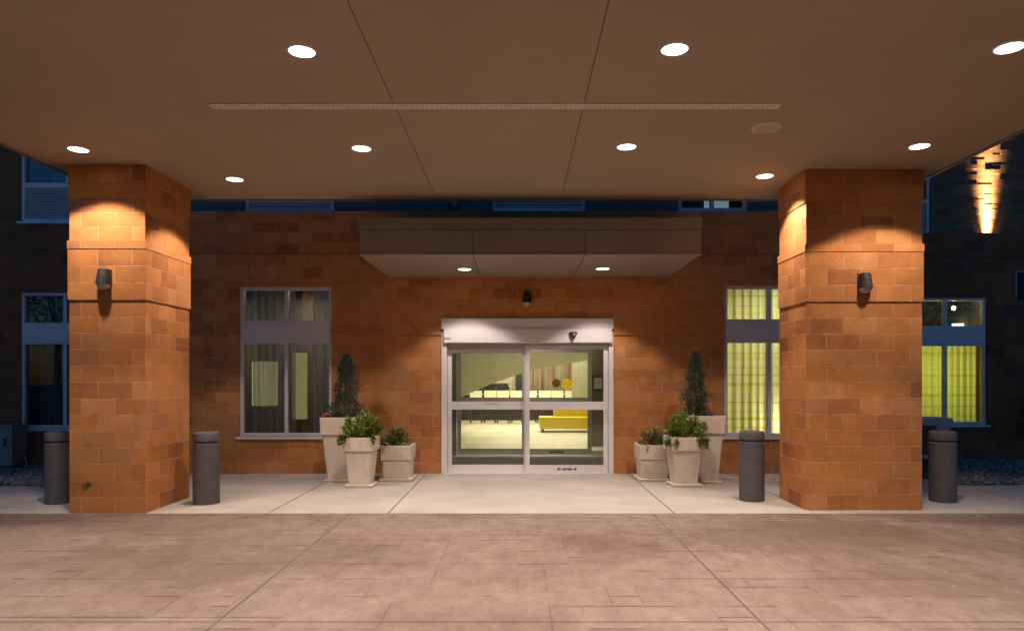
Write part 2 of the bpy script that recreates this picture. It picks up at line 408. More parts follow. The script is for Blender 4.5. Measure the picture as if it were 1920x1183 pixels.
YE = 8.30     # front edge of the pale walk
def ashlar():
    m = .225; x0, y1 = -11.925, YE
    nx, ny = 106, 55
    used = [[False]*nx for _ in range(ny)]
    mb = MB(); rnd = random.Random(3)
    sizes = [(2,1),(2,2),(3,2),(1,1),(3,1),(4,2),(1,2),(3,3)]
    wts = [5,4,4,2,4,3,2,1]
    for j in range(ny):
        for i in range(nx):
            if used[j][i]: continue
            for _ in range(12):
                w, h = rnd.choices(sizes, wts)[0]
                if i + w <= nx and j + h <= ny and not any(used[j+b][i+a] for a in range(w) for b in range(h)): break
            else: w = h = 1
            for a in range(w):
                for b in range(h): used[j+b][i+a] = True
            X0 = x0 + i*m; Y1 = y1 - j*m; X1 = X0 + w*m; Y0 = Y1 - h*m
            mb.quad([(X0,Y0,0),(X1,Y0,0),(X1,Y1,0),(X0,Y1,0)], uv=[(0,0),(w*m,0),(w*m,h*m),(0,h*m)], uv2=[(w*m,h*m)]*4)
    return mb
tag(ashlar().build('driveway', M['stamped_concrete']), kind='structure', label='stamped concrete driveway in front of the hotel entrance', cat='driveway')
def strip(name, x0, x1, y0, y1, z, lab):
    s = MB(); s.quad([(x0,y0,z),(x1,y0,z),(x1,y1,z),(x0,y1,z)])
    return tag(s.build(name, M['joint_dark']), kind='structure', label=lab, cat='joint')
j = MB()
for (x0,x1,y0,y1) in ((-1.985,-1.972,-4,YE),(1.598,1.611,-4,YE)):
    j.quad([(x0-.03*0,y0,.003),(x1,y0,.003),(x1,y1,.003),(x0,y1,.003)])
j.quad([(-11.8,4.602,.003),(-1.985,4.602,.003),(-1.985,4.610,.003),(-11.8,4.610,.003)])
j.quad([(-1.972,4.602,.003),(1.598,4.602,.003),(1.598,4.610,.003),(-1.972,4.610,.003)])
j.quad([(1.611,4.602,.003),(11.8,4.602,.003),(11.8,4.610,.003),(1.611,4.610,.003)])
tag(j.build('driveway_joint', M['joint_dark']), kind='structure', label='straight saw cut joints in the stamped driveway', cat='joint')
w = MB()
WX = [-14, -6.35, -2.965, -1.535, 1.865, 3.55, 6.55, 14]
BK = [10.42, 10.42, 13.0, 13.0, 13.0, 13.0, 13.0, 10.5]
gp = .008
for k in range(7):
    bk = 11.95 if 1 <= k <= 5 else (10.40 if k == 0 else 10.50)
    w.box(WX[k]+gp, WX[k+1]-gp, YE, bk, -.10, .004)
tag(w.build('walkway', M['walk_concrete'], bevel=.006), kind='structure', label='pale concrete walk in front of the doors', cat='pavement')
wj = MB(); wj.quad([(-14,YE+.002,-.008),(14,YE+.002,-.008),(14,12.0,-.008),(-14,12.0,-.008)])
tag(wj.build('walkway_joint', M['joint_dark']), kind='structure', label='dark joints between the pale walk slabs', cat='joint')

def gravel(x0, x1, y0, y1, n, name, lab):
    rnd = random.Random(int(abs(x0*10)))
    mb = MB()
    ico = []
    ph = (1+5**.5)/2
    V = [(-1,ph,0),(1,ph,0),(-1,-ph,0),(1,-ph,0),(0,-1,ph),(0,1,ph),(0,-1,-ph),(0,1,-ph),(ph,0,-1),(ph,0,1),(-ph,0,-1),(-ph,0,1)]
    FF = [(0,11,5),(0,5,1),(0,1,7),(0,7,10),(0,10,11),(1,5,9),(5,11,4),(11,10,2),(10,7,6),(7,1,8),(3,9,4),(3,4,2),(3,2,6),(3,6,8),(3,8,9),(4,9,5),(2,4,11),(6,2,10),(8,6,7),(9,8,1)]
    for _ in range(n):
        cx, cy = rnd.uniform(x0, x1), rnd.uniform(y0, y1)
        r = rnd.uniform(.014, .036); sx, sy, sz = rnd.uniform(.8,1.5), rnd.uniform(.7,1.2), rnd.uniform(.5,.8); a = rnd.uniform(0, PI)
        cz = rnd.uniform(-.01, .045); b = len(mb.v)
        for (x,y,z) in V:
            k = r/1.9*rnd.uniform(.8,1.15); x*=k*sx; y*=k*sy; z*=k*sz
            mb.v.append((cx+x*math.cos(a)-y*math.sin(a), cy+x*math.sin(a)+y*math.cos(a), cz+z))
        for f in FF:
            mb.f.append(tuple(b+i for i in f)); mb.uv.append(None); mb.mi.append(0); mb.uv2.append(None)
    return tag(mb.build(name, M['gravel_stone'], smooth=True), lab, 'gravel', kind='stuff')
gravel(-10.6, -6.40, 10.42, 12.70, 6500, 'gravel_bed', 'grey pebble bed beside the left wing wall')
gravel(6.60, 11.4, 10.52, 13.68, 8500, 'gravel_bed', 'grey pebble bed beside the right wing wall')

# ------------------------------------------------------------------ building
DW = 11.78; DL = 12.72; DR = 13.70
bld = thing('hotel_building', 'hotel facade of orange stone blocks with sliding glass doors and tall paired windows', 'building', (0.17, DW, 0))

def grid_wall(mb, x0, x1, z0, z1, yf, yb, holes, skip=''):
    xs = sorted({x0, x1} | {h[k] for h in holes for k in (0,1) if x0 < h[k] < x1})
    zs = sorted({z0, z1} | {h[k] for h in holes for k in (2,3) if z0 < h[k] < z1})
    def solid(i, k):
        if i < 0 or k < 0 or i >= len(xs)-1 or k >= len(zs)-1: return False
        cx, cz = (xs[i]+xs[i+1])/2, (zs[k]+zs[k+1])/2
        return not any(h[0] < cx < h[1] and h[2] < cz < h[3] for h in holes)
    for i in range(len(xs)-1):
        for k in range(len(zs)-1):
            if not solid(i, k): continue
            a, b, c, d = xs[i], xs[i+1], zs[k], zs[k+1]
            s = ''
            if solid(i-1,k): s += 'l'
            if solid(i+1,k): s += 'r'
            if solid(i,k-1): s += 'b'
            if solid(i,k+1): s += 't'
            mb.box(a, b, yf, yb, c, d, s)

def zmapper(brk):
    # brk: list of (z, row count up to z)
    def f(z):
        for (za, ra), (zb, rb) in zip(brk, brk[1:]):
            if z <= zb + 1e-6: return .2032*(ra + (rb-ra)*(z-za)/(zb-za))
        return .2032*brk[-1][1] + (z-brk[-1][0])
    return f
zm_wall = zmapper([(0,0),(2.235,11),(2.335,12),(3.14,16),(3.28,17),(3.69,19),(4.20,21.5),(4.23,22),(4.41,23)])
win_L = (-4.68, -3.127, .63, 3.146); win_R = (3.486, 5.04, .63, 3.17)
door_hole = (-1.276, 1.617, -.01, 2.615)
XL, XR = -6.6, 6.2
mb = MB()
holes = [win_L, win_R, door_hole]
for (za, zb, pr) in ((0,2.335,0),(2.335,3.28,.022),(3.28,3.69,.042),(3.69,4.22,.026),(4.22,4.41,.05)):
    grid_wall(mb, XL, XR, za, zb, DW - pr, DW + .32, holes)
mb.build('front_wall', M['orange_block'], bld, zmap=zm_wall)
# wings
mb = MB(); wl = (-9.04, -7.47, .70, 3.17); wl2 = (-9.04, -7.47, 4.46, 6.6)
grid_wall(mb, -13, XL-.003, 0, 9, DL, DL+.32, [wl, wl2])
o = mb.build('wing_wall', M['dark_block'], bld); o['label'] = 'dark left wing wall set back from the entrance'
mb = MB(); wr = (7.63, 9.20, .70, 3.19)
grid_wall(mb, XR+.003, 15, 0, 3.98, DR, DR+.32, [wr]); mb.box(XR+.003, 15, DR-.02, DR+.13, 3.9805, 4.45)
o = mb.build('wing_wall', M['dark_block'], bld); o['label'] = 'dark right wing wall with projecting upper ledge'
# side returns of the centre block
mb = MB(); mb.box(XR-.30, XR, DW+.33, DR+.3, 0, 4.41); mb.build('return_wall', M['orange_block'], bld)
mb = MB(); mb.box(XL, XL+.3, DW+.33, DL+.3, 0, 9); mb.build('return_wall', M['orange_block'], bld)
# brick upper wall on right, with proud bricks
DB = DR + .35
mb = MB(); mb.box(8.338, 15, DB, DB+.3, 3.90, 9)
rnd = random.Random(11)
for r in range(42):
    z = 4.403 + .1*r; x = 8.345 + .15*(r % 2)
    while x < 13:
        d = rnd.choice([0,0,0,.001,.002,.003,.004,.009 if z > 5.2 else .002])
        if d: mb.box(x+.003, x+.297, DB-d, DB+.001, z+.003, z+.097, 'k')
        x += .30
o = mb.build('brick_wall', M['dark_brick'], bld); o['label'] = 'rough dark brick upper wall lit by a narrow uplight'
# upper storey above the entrance
U = DW + .10
uw = [(-4.63,-3.12,4.415,6.4), (-.42,1.15,4.43,6.4), (2.74,3.91,4.43,6.4)]
mb = MB(); grid_wall(mb, XL+.31, XR, 4.412, 9, U, U+.3, uw)
for k in range(-6, 6):
    mb.box(k*1.07+.33, k*1.07+.345, U-.012, U+.001, 4.68, 8.9, 'k')
mb.build('upper_wall', M['dark_panel'], bld)
mb = MB(); mb.box(-13, 15, 12.3, 32, 9.0, 9.3)
mb.build('roof', M['asphalt'], bld)

def window(cx, w, yf, z0, z1, glassmat='glass_window', kind='tall', label=None, sill=True):
    """frame, spandrel and panes of one window; yf = wall face"""
    x0, x1 = cx-w/2, cx+w/2; fr = .055; H = z1 - z0
    fy0, fy1 = yf + .03, yf + .13
    f = MB()
    f.box(x0, x0+fr, fy0, fy1, z0, z1); f.box(x1-fr, x1, fy0, fy1, z0, z1)
    f.box(x0+fr, x1-fr, fy0, fy1, z1-fr, z1); f.box(x0+fr, x1-fr, fy0, fy1, z0, z0+fr)
    panes = []
    if kind == 'tall':
        za = z0 + H*.620; zb = z0 + H*.778           # rails either side of the spandrel
        f.box(x0+fr, x1-fr, fy0, fy1, za, za+.04); f.box(x0+fr, x1-fr, fy0, fy1, zb-.04, zb)
        for (a, b) in ((z0+fr, za), (zb, z1-fr)):
            f.box(cx-.03, cx+.03, fy0+.004, fy1, a, b)
            panes += [(x0+fr, cx-.03, a, b), (cx+.03, x1-fr, a, b)]
    elif kind == 'ptac':
        za = z0 + .62
        f.box(x0+fr, x1-fr, fy0, fy1, za, za+.09)
        f.box(cx+.02, cx+.08, fy0+.004, fy1, za+.09, z1-fr)
        panes += [(x0+fr, cx+.02, za+.09, z1-fr), (cx+.08, x1-fr, za+.09, z1-fr)]
    else:
        f.box(cx-.03, cx+.03, fy0+.004, fy1, z0+fr, z1-fr)
        panes += [(x0+fr, cx-.03, z0+fr, z1-fr), (cx+.03, x1-fr, z0+fr, z1-fr)]
    fo = f.build('window', M['white_frame'], bld, bevel=.004)
    if label: fo['label'] = label
    if kind == 'tall':
        s = MB(); s.box(x0+fr*.6, x1-fr*.6, fy0-.012, fy1-.02, za+.041, zb-.041); s.build('spandrel_panel', M['white_frame'], fo, bevel=.004)
    if kind == 'ptac':
        s = MB(); n = 11
        for k in range(n):
            z = z0 + fr + .015 + k*(.62-fr-.02)/n
            s.quad([(x0+fr, fy0+.008, z), (x1-fr, fy0+.008, z), (x1-fr, fy0+.05, z+.038), (x0+fr, fy0+.05, z+.038)])
        s.box(x0+fr, x1-fr, fy1-.03, fy1-.01, z0+fr, za); s.build('grille', M['white_frame'], fo)
    for (a,b,c,d) in panes:
        p = MB(); p.box(a-.004, b+.004, yf+.085, yf+.095, c-.004, d+.004); p.build('pane', M[glassmat], fo)
    if sill:
        s = MB(); s.box(x0-.045, x1+.045, yf-.045, yf+.10, z0-.045, z0-.002); s.build('sill', M['white_frame'], fo, bevel=.005)
    return fo
def room(x0, x1, y0, y1, z0, z1, mat):
    b = MB(); b.box(x0, x1, y0, y1, z0, z1, 'f'); return b.build('interior_room', M[mat], bld)
def cw(h): return (h[0]+h[1])/2, h[1]-h[0]
window(*cw(win_L), DW, win_L[2], win_L[3], label='pale framed window left of the sliding doors')
window(*cw(win_R), DW, win_R[2], win_R[3], label='window with lit plaid curtains right of the sliding doors')
window(*cw(wl), DL, wl[2], wl[3], label='dark blue-lit window on the left wing')
window(*cw(wr), DR, wr[2], wr[3], label='window with lit green curtains on the right wing')
window(*cw(wl2), DL, wl2[2], wl2[3], kind='ptac', label='upper floor window with air grille on the left wing')
window(*cw(uw[0]), U, uw[0][2]+.02, uw[0][3], kind='ptac', sill=False)
window(*cw(uw[1]), U, uw[1][2]+.02, uw[1][3], kind='ptac', sill=False)
window(*cw(uw[2]), U, uw[2][2]+.02, uw[2][3], kind='pair', sill=False, label='upper floor window with a lit blind')
# upper wall and window beside the brick wall, right wing
mb = MB(); rw = (6.78, 8.30, 4.50, 6.4); grid_wall(mb, XR+.003, 8.336, 3.90, 9, DB, DB+.28, [rw]); mb.build('upper_wall', M['dark_panel'], bld)
fo = window(*cw(rw), DB, rw[2], rw[3], kind='ptac', label='tall blue window edge beside the brick wall', sill=False)
room(6.3, 8.33, DB+.285, 15.9, 4.46, 7.0, 'room_dark')

# louvre vent on the right wing
v = MB(); vx0, vx1, vz0, vz1 = 9.77, 10.6, 3.14, 3.68
v.box(vx0-.03, vx1, DR-.03, DR-.001, vz1, vz1+.03); v.box(vx0-.03, vx0, DR-.03, DR-.001, vz0, vz1)
vo = v.build('louvre_vent', M['cabinet_grey'], bld)
s = MB()
for k in range(7):
    z = vz0 + k*(vz1-vz0)/7
    s.quad([(vx0,DR-.028,z),(vx1,DR-.028,z),(vx1,DR-.003,z+.06),(vx0,DR-.003,z+.06)])
s.box(vx0, vx1, DR-.002, DR-.0005, vz0, vz1); s.build('slat', M['bronze_metal'], vo)

# --- rooms behind the windows
room(-5.4, -2.35, DW+.325, 14.4, 0.01, 3.5, 'room_dark')
room(3.0, 5.85, DW+.325, 14.4, 0.01, 3.5, 'room_warm')
room(-9.9, -6.95, DL+.325, 14.9, .01, 3.6, 'room_dark')
room(-9.9, -6.95, DL+.325, 14.9, 3.9, 7.0, 'room_dark')
room(7.0, 9.9, DR+.325, 16.4, .01, 3.6, 'olive_dark')
room(-5.4, XR-.32, U+.305, 14.4, 4.5, 7, 'room_dark')

def curtain(x0, x1, z0, z1, y, mat, lab, amp=.03, pitch=.13, grp=None):
    c = MB(); n = int((x1-x0)/.012); rnd = random.Random(int(x0*100)); ph = 0; pts = []
    for k in range(n+1):
        x = x0 + (x1-x0)*k/n; ph += 2*PI*(.012/pitch)*rnd.uniform(.6,1.4)
        pts.append((x, y + amp*math.sin(ph) + .01*math.sin(ph*.37)))
    for a, b in zip(pts, pts[1:]):
        c.quad([(a[0],a[1],z0),(b[0],b[1],z0),(b[0],b[1],z1),(a[0],a[1],z1)], uv=[(a[0],z0),(b[0],z0),(b[0],z1),(a[0],z1)])
    return tag(c.build('curtain', M[mat], origin=((x0+x1)/2, y, z0), smooth=True), lab, 'curtain', grp)
curtain(-4.62, -3.86, .35, 3.2, DW+.42, 'curtain_dark', 'dark sheer curtain filling the left pane left of the doors')
curtain(-3.57, -3.16, .35, 3.2, DW+.42, 'curtain_dark', 'narrow dark curtain at the right edge of the window left of the doors')
curtain(-8.98, -7.6, .35, 3.2, DL+.42, 'curtain_dark', 'dark curtain in the ground floor window of the left wing')
curtain(-8.78, -7.5, 5.1, 6.7, DL+.42, 'curtain_blue', 'grey curtain in the upper window of the left wing')
curtain(3.66, 5.1, .35, 3.2, DW+.42, 'curtain_plaid', 'sheer plaid curtain with yellow stripes, lit from the room behind')
curtain(7.4, 9.40, .45, 2.60, DR+.42, 'curtain_green', 'yellow green sheer curtain glowing in the right wing window')
curtain(2.8, 3.25, 4.4, 6.3, U+.35, 'curtain_blue', 'blue grey curtain in the upper window with the lit blind')
b = MB()
for k in range(14): b.box(3.27+k*.031, 3.27+k*.031+.027, U+.36, U+.365, 4.4, 6.3)
tag(b.build('window_blind', M['blind_glow'], origin=(3.45,U+.36,4.4)), 'pale lit vertical blind in the upper floor window', 'blind')

# floor lamps seen through the left window
def floor_lamp(x, y, r, z0, z1, mat, lab):
    t = thing('floor_lamp', lab, 'lamp', (x, y, .01))
    s = MB(); s.lathe([(r, z0), (r, z1)], x, y, 24, False, False); s.build('lamp_shade', M[mat], t, smooth=True)
    s = MB(); s.lathe([(.16,.011),(.16,.03),(.03,.05),(.02,.06),(.02,z0+.05)], x, y, 16); s.build('stand', M['dark_wood'], t, smooth=True)
DLm = 13.3
x, _, z = P(497, 760, DLm); z1 = P(497, 678, DLm)[2]
floor_lamp(x, DLm, .235, z, z1, 'lampshade_dim', 'floor lamp with wide dim yellow shade behind the sheer curtain')
x, _, z = P(562, 785, 13.6); z1 = P(562, 662, 13.6)[2]
floor_lamp(x, 13.6, .14, z, z1, 'lampshade_dim2', 'floor lamp with tall narrow olive shade in the left window')
x, _, z = P(1450, 803, 12.9); z1 = P(1450, 772, 12.9)[2]
floor_lamp(x, 12.75, .13, z, z1, 'lampshade_bright', 'bright warm table lamp glowing through plaid curtains')
pl = bpy.data.lights.new('table_lamp_bulb', 'POINT'); pl.energy = 34*K; pl.color = (1,.84,.55); pl.shadow_soft_size = .1
po = bpy.data.objects.new('table_lamp_bulb', pl); COL.objects.link(po); po.location = (P(1456, 790, 12.75)[0], 12.50, P(1450, 792, 12.75)[2])
curtain(3.49, 3.65, .35, 3.2, DW+.40, 'dim_gap_olive', 'dark olive strip painted as the dim gap left of the lit plaid curtain', amp=.02)  # strip added to darken the gap; no real curtain hangs here
# pendant bulb in the right wing window
bx, _, bz = P(1788, 578, 14.5)
t = thing('pendant_lamp', 'small bright warm pendant bulb in the right wing window', 'lamp', (bx, 14.5, 3.6))
s = MB(); s.lathe([(.003,bz-.04),(.03,bz-.025),(.038,bz),(.03,bz+.025),(.012,bz+.045)], bx, 14.5, 16); s.build('bulb', M['bulb'], t, smooth=True)
s = MB(); s.tube((bx,14.5,bz+.045),(bx,14.5,3.6),.006); s.build('cord', M['charcoal'], t)
c0 = P(1790, 609, 15.5); c1 = P(1834, 612, 15.5)
s = MB(); s.box(c0[0], c1[0], 15.5, 15.6, c1[2]-.02, c0[2]+.03)
tag(s.build('strip_light', M['cove_glow'], origin=c0), 'bright strip light low in the upper pane of the right wing window', 'light')

# ------------------------------------------------------------------ sliding entrance
def zz(py, D=DW): return EYE + (VY-py)*D/F
def xx(px, D=DW): return (px-VX)*D/F
f = MB(); A = M['aluminium']
f.box(door_hole[0]+.002, xx(838), DW-.03, DW+.2, 0.004, 2.43); f.box(xx(1141), door_hole[1]-.002, DW-.03, DW+.2, .004, 2.43)
f.box(xx(838)+.001, xx(1141)-.001, DW-.02, DW+.2, .004, .016)
fo = f.build('door_frame', A, bld, bevel=.004)
h = MB(); h.box(door_hole[0]+.002, door_hole[1]-.002, DW-.06, DW+.2, 2.436, 2.612)
ho = h.build('door_header', A, bld, bevel=.004)
h = MB(); h.box(xx(833), xx(1146), DW-.085, DW+.02, 2.205, 2.433); h.build('operator_cover', A, ho, bevel=.006)
h = MB(); h.box(xx(838)+.002, xx(1141)-.002, DW+.03, DW+.19, 2.10, 2.203); h.build('door_track', M['aluminium_dark'], ho)
h = MB(); h.box(door_hole[0], xx(833)-.002, DW-.05, DW-.031, 2.40, 2.43); h.build('end_clip', M['bronze_metal'], ho)
h = MB(); h.box(xx(1146)+.002, door_hole[1], DW-.05, DW-.031, 2.40, 2.43); h.build('end_clip', M['bronze_metal'], ho)
# little grey name plate and black motion sensor
h = MB()
for k in range(5): h.box(xx(833.8)+k*.022, xx(833.8)+k*.022+.017, DW-.0875, DW-.084, 2.255, 2.292)
h.build('name_plate', M['grey_print'], ho)
sx, sz = xx(1074), zz(629)
h = MB()
ring = lambda s, y: [(sx-.072*s, y, sz+.035), (sx-.055*s, y, sz+.052), (sx+.055*s, y, sz+.052), (sx+.072*s, y, sz+.035), (sx+.05*s, y, sz-.005), (sx+.022*s, y, sz-.06), (sx-.022*s, y, sz-.06), (sx-.05*s, y, sz-.005)]
h.rings([ring(1, DW-.086), ring(.95, DW-.12), ring(.7, DW-.14)])
so = h.build('motion_sensor', M['black_metal'], ho)
h = MB(); h.rings([[(sx+.012+.018*math.cos(q), y, sz+.012+.018*math.sin(q)) for q in [2*PI*k/14 for k in range(14)]] for y in (DW-.138, DW-.144)]); h.build('sensor_lens', M['lens_grey'], ho)

def leaf(x0, x1, y, z0, z1, name, D=DW, mr=(1.079,1.214), gm='glass_door', fm=A, st=.072, pa=bld):
    f = MB(); t = .045
    br = z0 + .125
    f.box(x0, x0+st, y, y+t, z0, z1); f.box(x1-st, x1, y, y+t, z0, z1)
    f.box(x0+st, x1-st, y, y+t, z1-.06, z1); f.box(x0+st, x1-st, y, y+t, z0, br); f.box(x0+st, x1-st, y, y+t, *mr)
    o = f.build(name, fm, pa, bevel=.004)
    for (a, b) in ((br, mr[0]), (mr[1], z1-.06)):
        p = MB(); p.box(x0+st-.004, x1-st+.004, y+.018, y+.026, a-.004, b+.004); p.build('glass_pane', M[gm], o)
    return o
lf = leaf(xx(838)+.003, xx(990), DW+.085, .018, zz(655), 'sliding_door')
lf['label'] = 'left leaf of the sliding doors with faint red lettering'
rf = leaf(xx(985), xx(1140), DW+.02, .018, zz(648), 'sliding_door')
rf['label'] = 'right leaf of the sliding doors with a round yellow sticker'
h = MB(); h.lathe([(.012,0),(.012,.02)], 0, 0, 12); lk = MB()
lx = xx(1136); lz = zz(774); lk.rings([[(lx+.016*math.cos(q), y, lz+.016*math.sin(q)) for q in [2*PI*k/14 for k in range(14)]] for y in (DW+.02, DW+.004)])
lk.build('door_lock', M['vent_white'], rf)

def text(body, x, y, z, size, mat, parent, name, ext=.0005, sx=1.0):
    c = bpy.data.curves.new(name, 'FONT'); c.body = body; c.size = size; c.align_x = 'CENTER'; c.align_y = 'CENTER'; c.extrude = ext
    c.materials.append(mat); tmp = bpy.data.objects.new(name, c); me = bpy.data.meshes.new_from_object(tmp); bpy.data.objects.remove(tmp); bpy.data.curves.remove(c)
    me.name = name; o = bpy.data.objects.new(name, me); COL.objects.link(o)
    o.parent = parent; o.location = Vector((x, y, z)) - Vector(parent['_o']); o.rotation_euler = (PI/2, 0, 0); o.scale = (sx, 1, 1)
    return o
def sticker(x, y, z, r, parent, mat1, mat2):
    s = MB(); s.rings([[(x+r*math.cos(q), yy, z+r*math.sin(q)) for q in [2*PI*k/36 for k in range(36)]] for yy in (y, y-.002)])
    o = s.build('sticker', mat1, parent)
    text('AUTOMATIC', x, y-.003, z+.042, .027, mat2, parent, 'sticker_lettering')
    text('CAUTION', x, y-.003, z+.0, .040, mat2, parent, 'sticker_lettering')
    text('DOOR', x, y-.003, z-.045, .032, mat2, parent, 'sticker_lettering')
    return o
sticker(xx(1063.5), DW+.0365, zz(720.5), .093, rf, M['yellow_paint'], M['brown_print'])
text('IN EMERGENCY', xx(920), DW+.0838, zz(757.5), .045, M['red_print'], lf, 'lettering', sx=.85)
# black mark on the bottom rail: a thin bar with an arrowhead at each end and two blobs
mk = MB(); my = DW+.0185; mx0, mx1, mz = xx(1045.5), xx(1081), zz(879.5)
mk.box(mx0+.02, mx1-.02, my, my+.0014, mz-.006, mz+.004)
for s, ex in ((1, mx0), (-1, mx1)):
    mk.quad([(ex,my,mz-.022),(ex+s*.004,my,mz-.022),(ex+s*.05,my,mz-.002),(ex+s*.05,my,mz+.004),(ex+s*.004,my,mz+.028),(ex,my,mz+.028)][::s])
for ex in (xx(1058.5), xx(1068.5)): mk.box(ex-.02, ex+.02, my-.0004, my+.0012, mz-.022, mz-.008)
mk.box(xx(1056), xx(1071), my-.0002, my+.0013, mz+.006, mz+.016)
mk.build('arrow_mark', M['black_print'], rf)

# --- vestibule and lobby
V0, V1 = DW+.325, 14.52
vb = MB(); vx0, vx1 = -1.62, 1.98
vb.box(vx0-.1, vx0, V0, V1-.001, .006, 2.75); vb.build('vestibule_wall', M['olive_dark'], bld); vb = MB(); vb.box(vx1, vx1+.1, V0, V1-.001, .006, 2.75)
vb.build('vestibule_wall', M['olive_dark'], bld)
vb = MB(); vb.box(vx0, vx1, V0, V1, 2.75, 2.8); vb.build('vestibule_ceiling', M['lobby_ceiling'], bld)
lb = MB(); lb.box(-3.4, 6.3, DW+.21, 30, -.05, .005)
tag(lb.build('lobby_floor', M['lobby_tile']), kind='structure', label='pale lobby floor tiles seen through the doors', cat='floor')
mt = MB(); mt.box(-1.30, 1.72, DW+.34, 14.15, .0065, .018)
tag(mt.build('door_mat', M['mat_rubber'], origin=(0.2,13.2,.007), bevel=.004), 'dark entrance mat inside the sliding doors', 'mat')
ID = 14.57
ix0, ix1 = xx(864, ID), xx(1102, ID); ic = xx(983, ID)
vb = MB(); grid_wall(vb, -3.5, 6.4, .006, 3.6, ID-.04, ID+.06, [(ix0-.09, 1.93, -.1, 2.42)])
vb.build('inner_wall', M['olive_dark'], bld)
IA = M['aluminium_dark']
l2 = leaf(ix0-.08, ic+.05, ID+.02, .018, 2.2, 'inner_door', mr=(1.10,1.21), fm=IA, st=.085); r2 = leaf(ic-.05, ix1+.08, ID-.035, .018, 2.2, 'inner_door', mr=(1.10,1.21), fm=IA, st=.085)
sl = MB(); sl.box(ix1+.082, 1.928, ID-.03, ID+.05, .006, .10); sl.box(1.87, 1.928, ID-.03, ID+.05, .10, 2.2)
so = sl.build('side_light', IA, bld); sl = MB(); sl.box(ix1+.082, 1.87, ID, ID+.01, .10, 2.2); sl.build('glass_pane', M['glass_door'], so)
hh = MB(); hh.box(ix0-.09, 1.928, ID-.036, ID+.055, 2.2005, 2.42); hh.build('inner_header', IA, bld)
sticker(xx(1043, ID), ID-.0185, zz(718, ID), .09, r2, M['brown_print'], M['black_print'])
mk = MB(); a0, a1 = xx(1029, ID), xx(1057, ID); z0 = .08
mk.box(a0, a1, ID-.0365, ID-.0352, z0-.02, z0+.015); mk.build('arrow_mark', M['black_print'], r2)
# lobby shell
ls = MB(); ls.box(-3.5, -3.4, ID+.061, 30, .006, 3.4); ls.box(6.3, 6.4, ID+.061, 30, .006, 3.4); ls.box(-3.5, 6.4, 30, 30.1, .006, 3.4)
ls.build('lobby_wall', M['olive_wall'], bld)
lc = MB(); lc.box(-3.5, 6.4, ID+.061, 30, 3.4, 3.5); lc.build('lobby_ceiling', M['lobby_ceiling'], bld)
# sloping stair flank
SD = 20.0
pts = [(780,600),(1150,600),(1150,667),(1075,680),(1005,693),(965,704),(915,722),(868,743),(780,778)]
ring0 = [P(a,b,SD) for a,b in pts]; ring1 = [(p[0],SD+.25,p[2]) for p in ring0]
sb = MB(); sb.rings([ring0[::-1], ring1[::-1]]); sb.build('stair_flank', M['olive_wall'], bld)
# back wall features at BD
BD = 28.0
def rect(px0, px1, py0, py1, D, th=.08):
    a = P(px0, py1, D); b = P(px1, py0, D); m = MB(); m.box(a[0], b[0], D, D+th, a[2], b[2]); return m, ((a[0]+b[0])/2, D, a[2])
m, o = rect(922, 968, 690, 748, BD); m.build('stone_wall', M['lobby_stone'], bld)
m, o = rect(966.5, 979, 690, 748, BD-.1, .2); m.build('dark_post', M['charcoal'], bld)
m, o = rect(880, 953, 719, 734, BD-.3, .1); tag(m.build('wall_screen', M['charcoal'], origin=o), 'long dark wall panel behind the white stools', 'panel')
m, o = rect(992, 1074, 660, 748, BD-.2, .1); tag(m.build('striped_screen', M['striped_curtain'], origin=o), 'striped dark and red hanging screen behind the stools', 'screen')
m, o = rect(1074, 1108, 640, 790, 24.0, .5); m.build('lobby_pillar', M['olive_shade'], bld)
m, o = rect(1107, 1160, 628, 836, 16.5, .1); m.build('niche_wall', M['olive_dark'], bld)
t = thing('wall_picture', 'framed pale picture on the dark wall inside, right of the doors', 'picture', P(1121,730,16.45))
pf = MB(); a = P(1111.5,732,16.4); b = P(1131.5,704,16.4)
pf.box(a[0],b[0],16.44,16.495,a[2],b[2]); pf.build('frame', M['charcoal'], t)
a = P(1114,729,16.4); b = P(1129.5,708,16.4); pf = MB(); pf.box(a[0],b[0],16.432,16.45,a[2],b[2]); pf.build('print', M['picture_paper'], t)
# yellow bench
bx0, _, _ = P(1011.5, 806, 21.2); t = thing('yellow_bench', 'long yellow upholstered bench in the lobby', 'bench', (1.6, 21.2, .005))
s = MB(); s.box(bx0, 3.9, 20.8, 21.7, .10, .45); s.build('seat', M['yellow_vinyl'], t, bevel=.13, smooth=True)
s = MB(); s.box(bx0+.45, 3.9, 21.45, 21.8, .425, .66); s.build('backrest', M['yellow_vinyl'], t, bevel=.04)
for (a, b) in ((bx0+.1, 20.9), (3.75, 20.9), (bx0+.1, 21.6), (3.75, 21.6)):
    s = MB(); s.box(a-.03, a+.03, b-.03, b+.03, .005, .10); s.build('leg', M['dark_wood'], t)
# counter
t = thing('bar_counter', 'long dark bar counter at the back of the lobby', 'counter', (.6, 27, .005))
s = MB(); s.box(-2.2, 3.0, 26.9, 27.3, .006, .98); s.build('body', M['dark_wood'], t)
s = MB(); s.box(-2.3, 3.1, 26.8, 27.4, .985, 1.03); s.build('top', M['counter_top'], t)
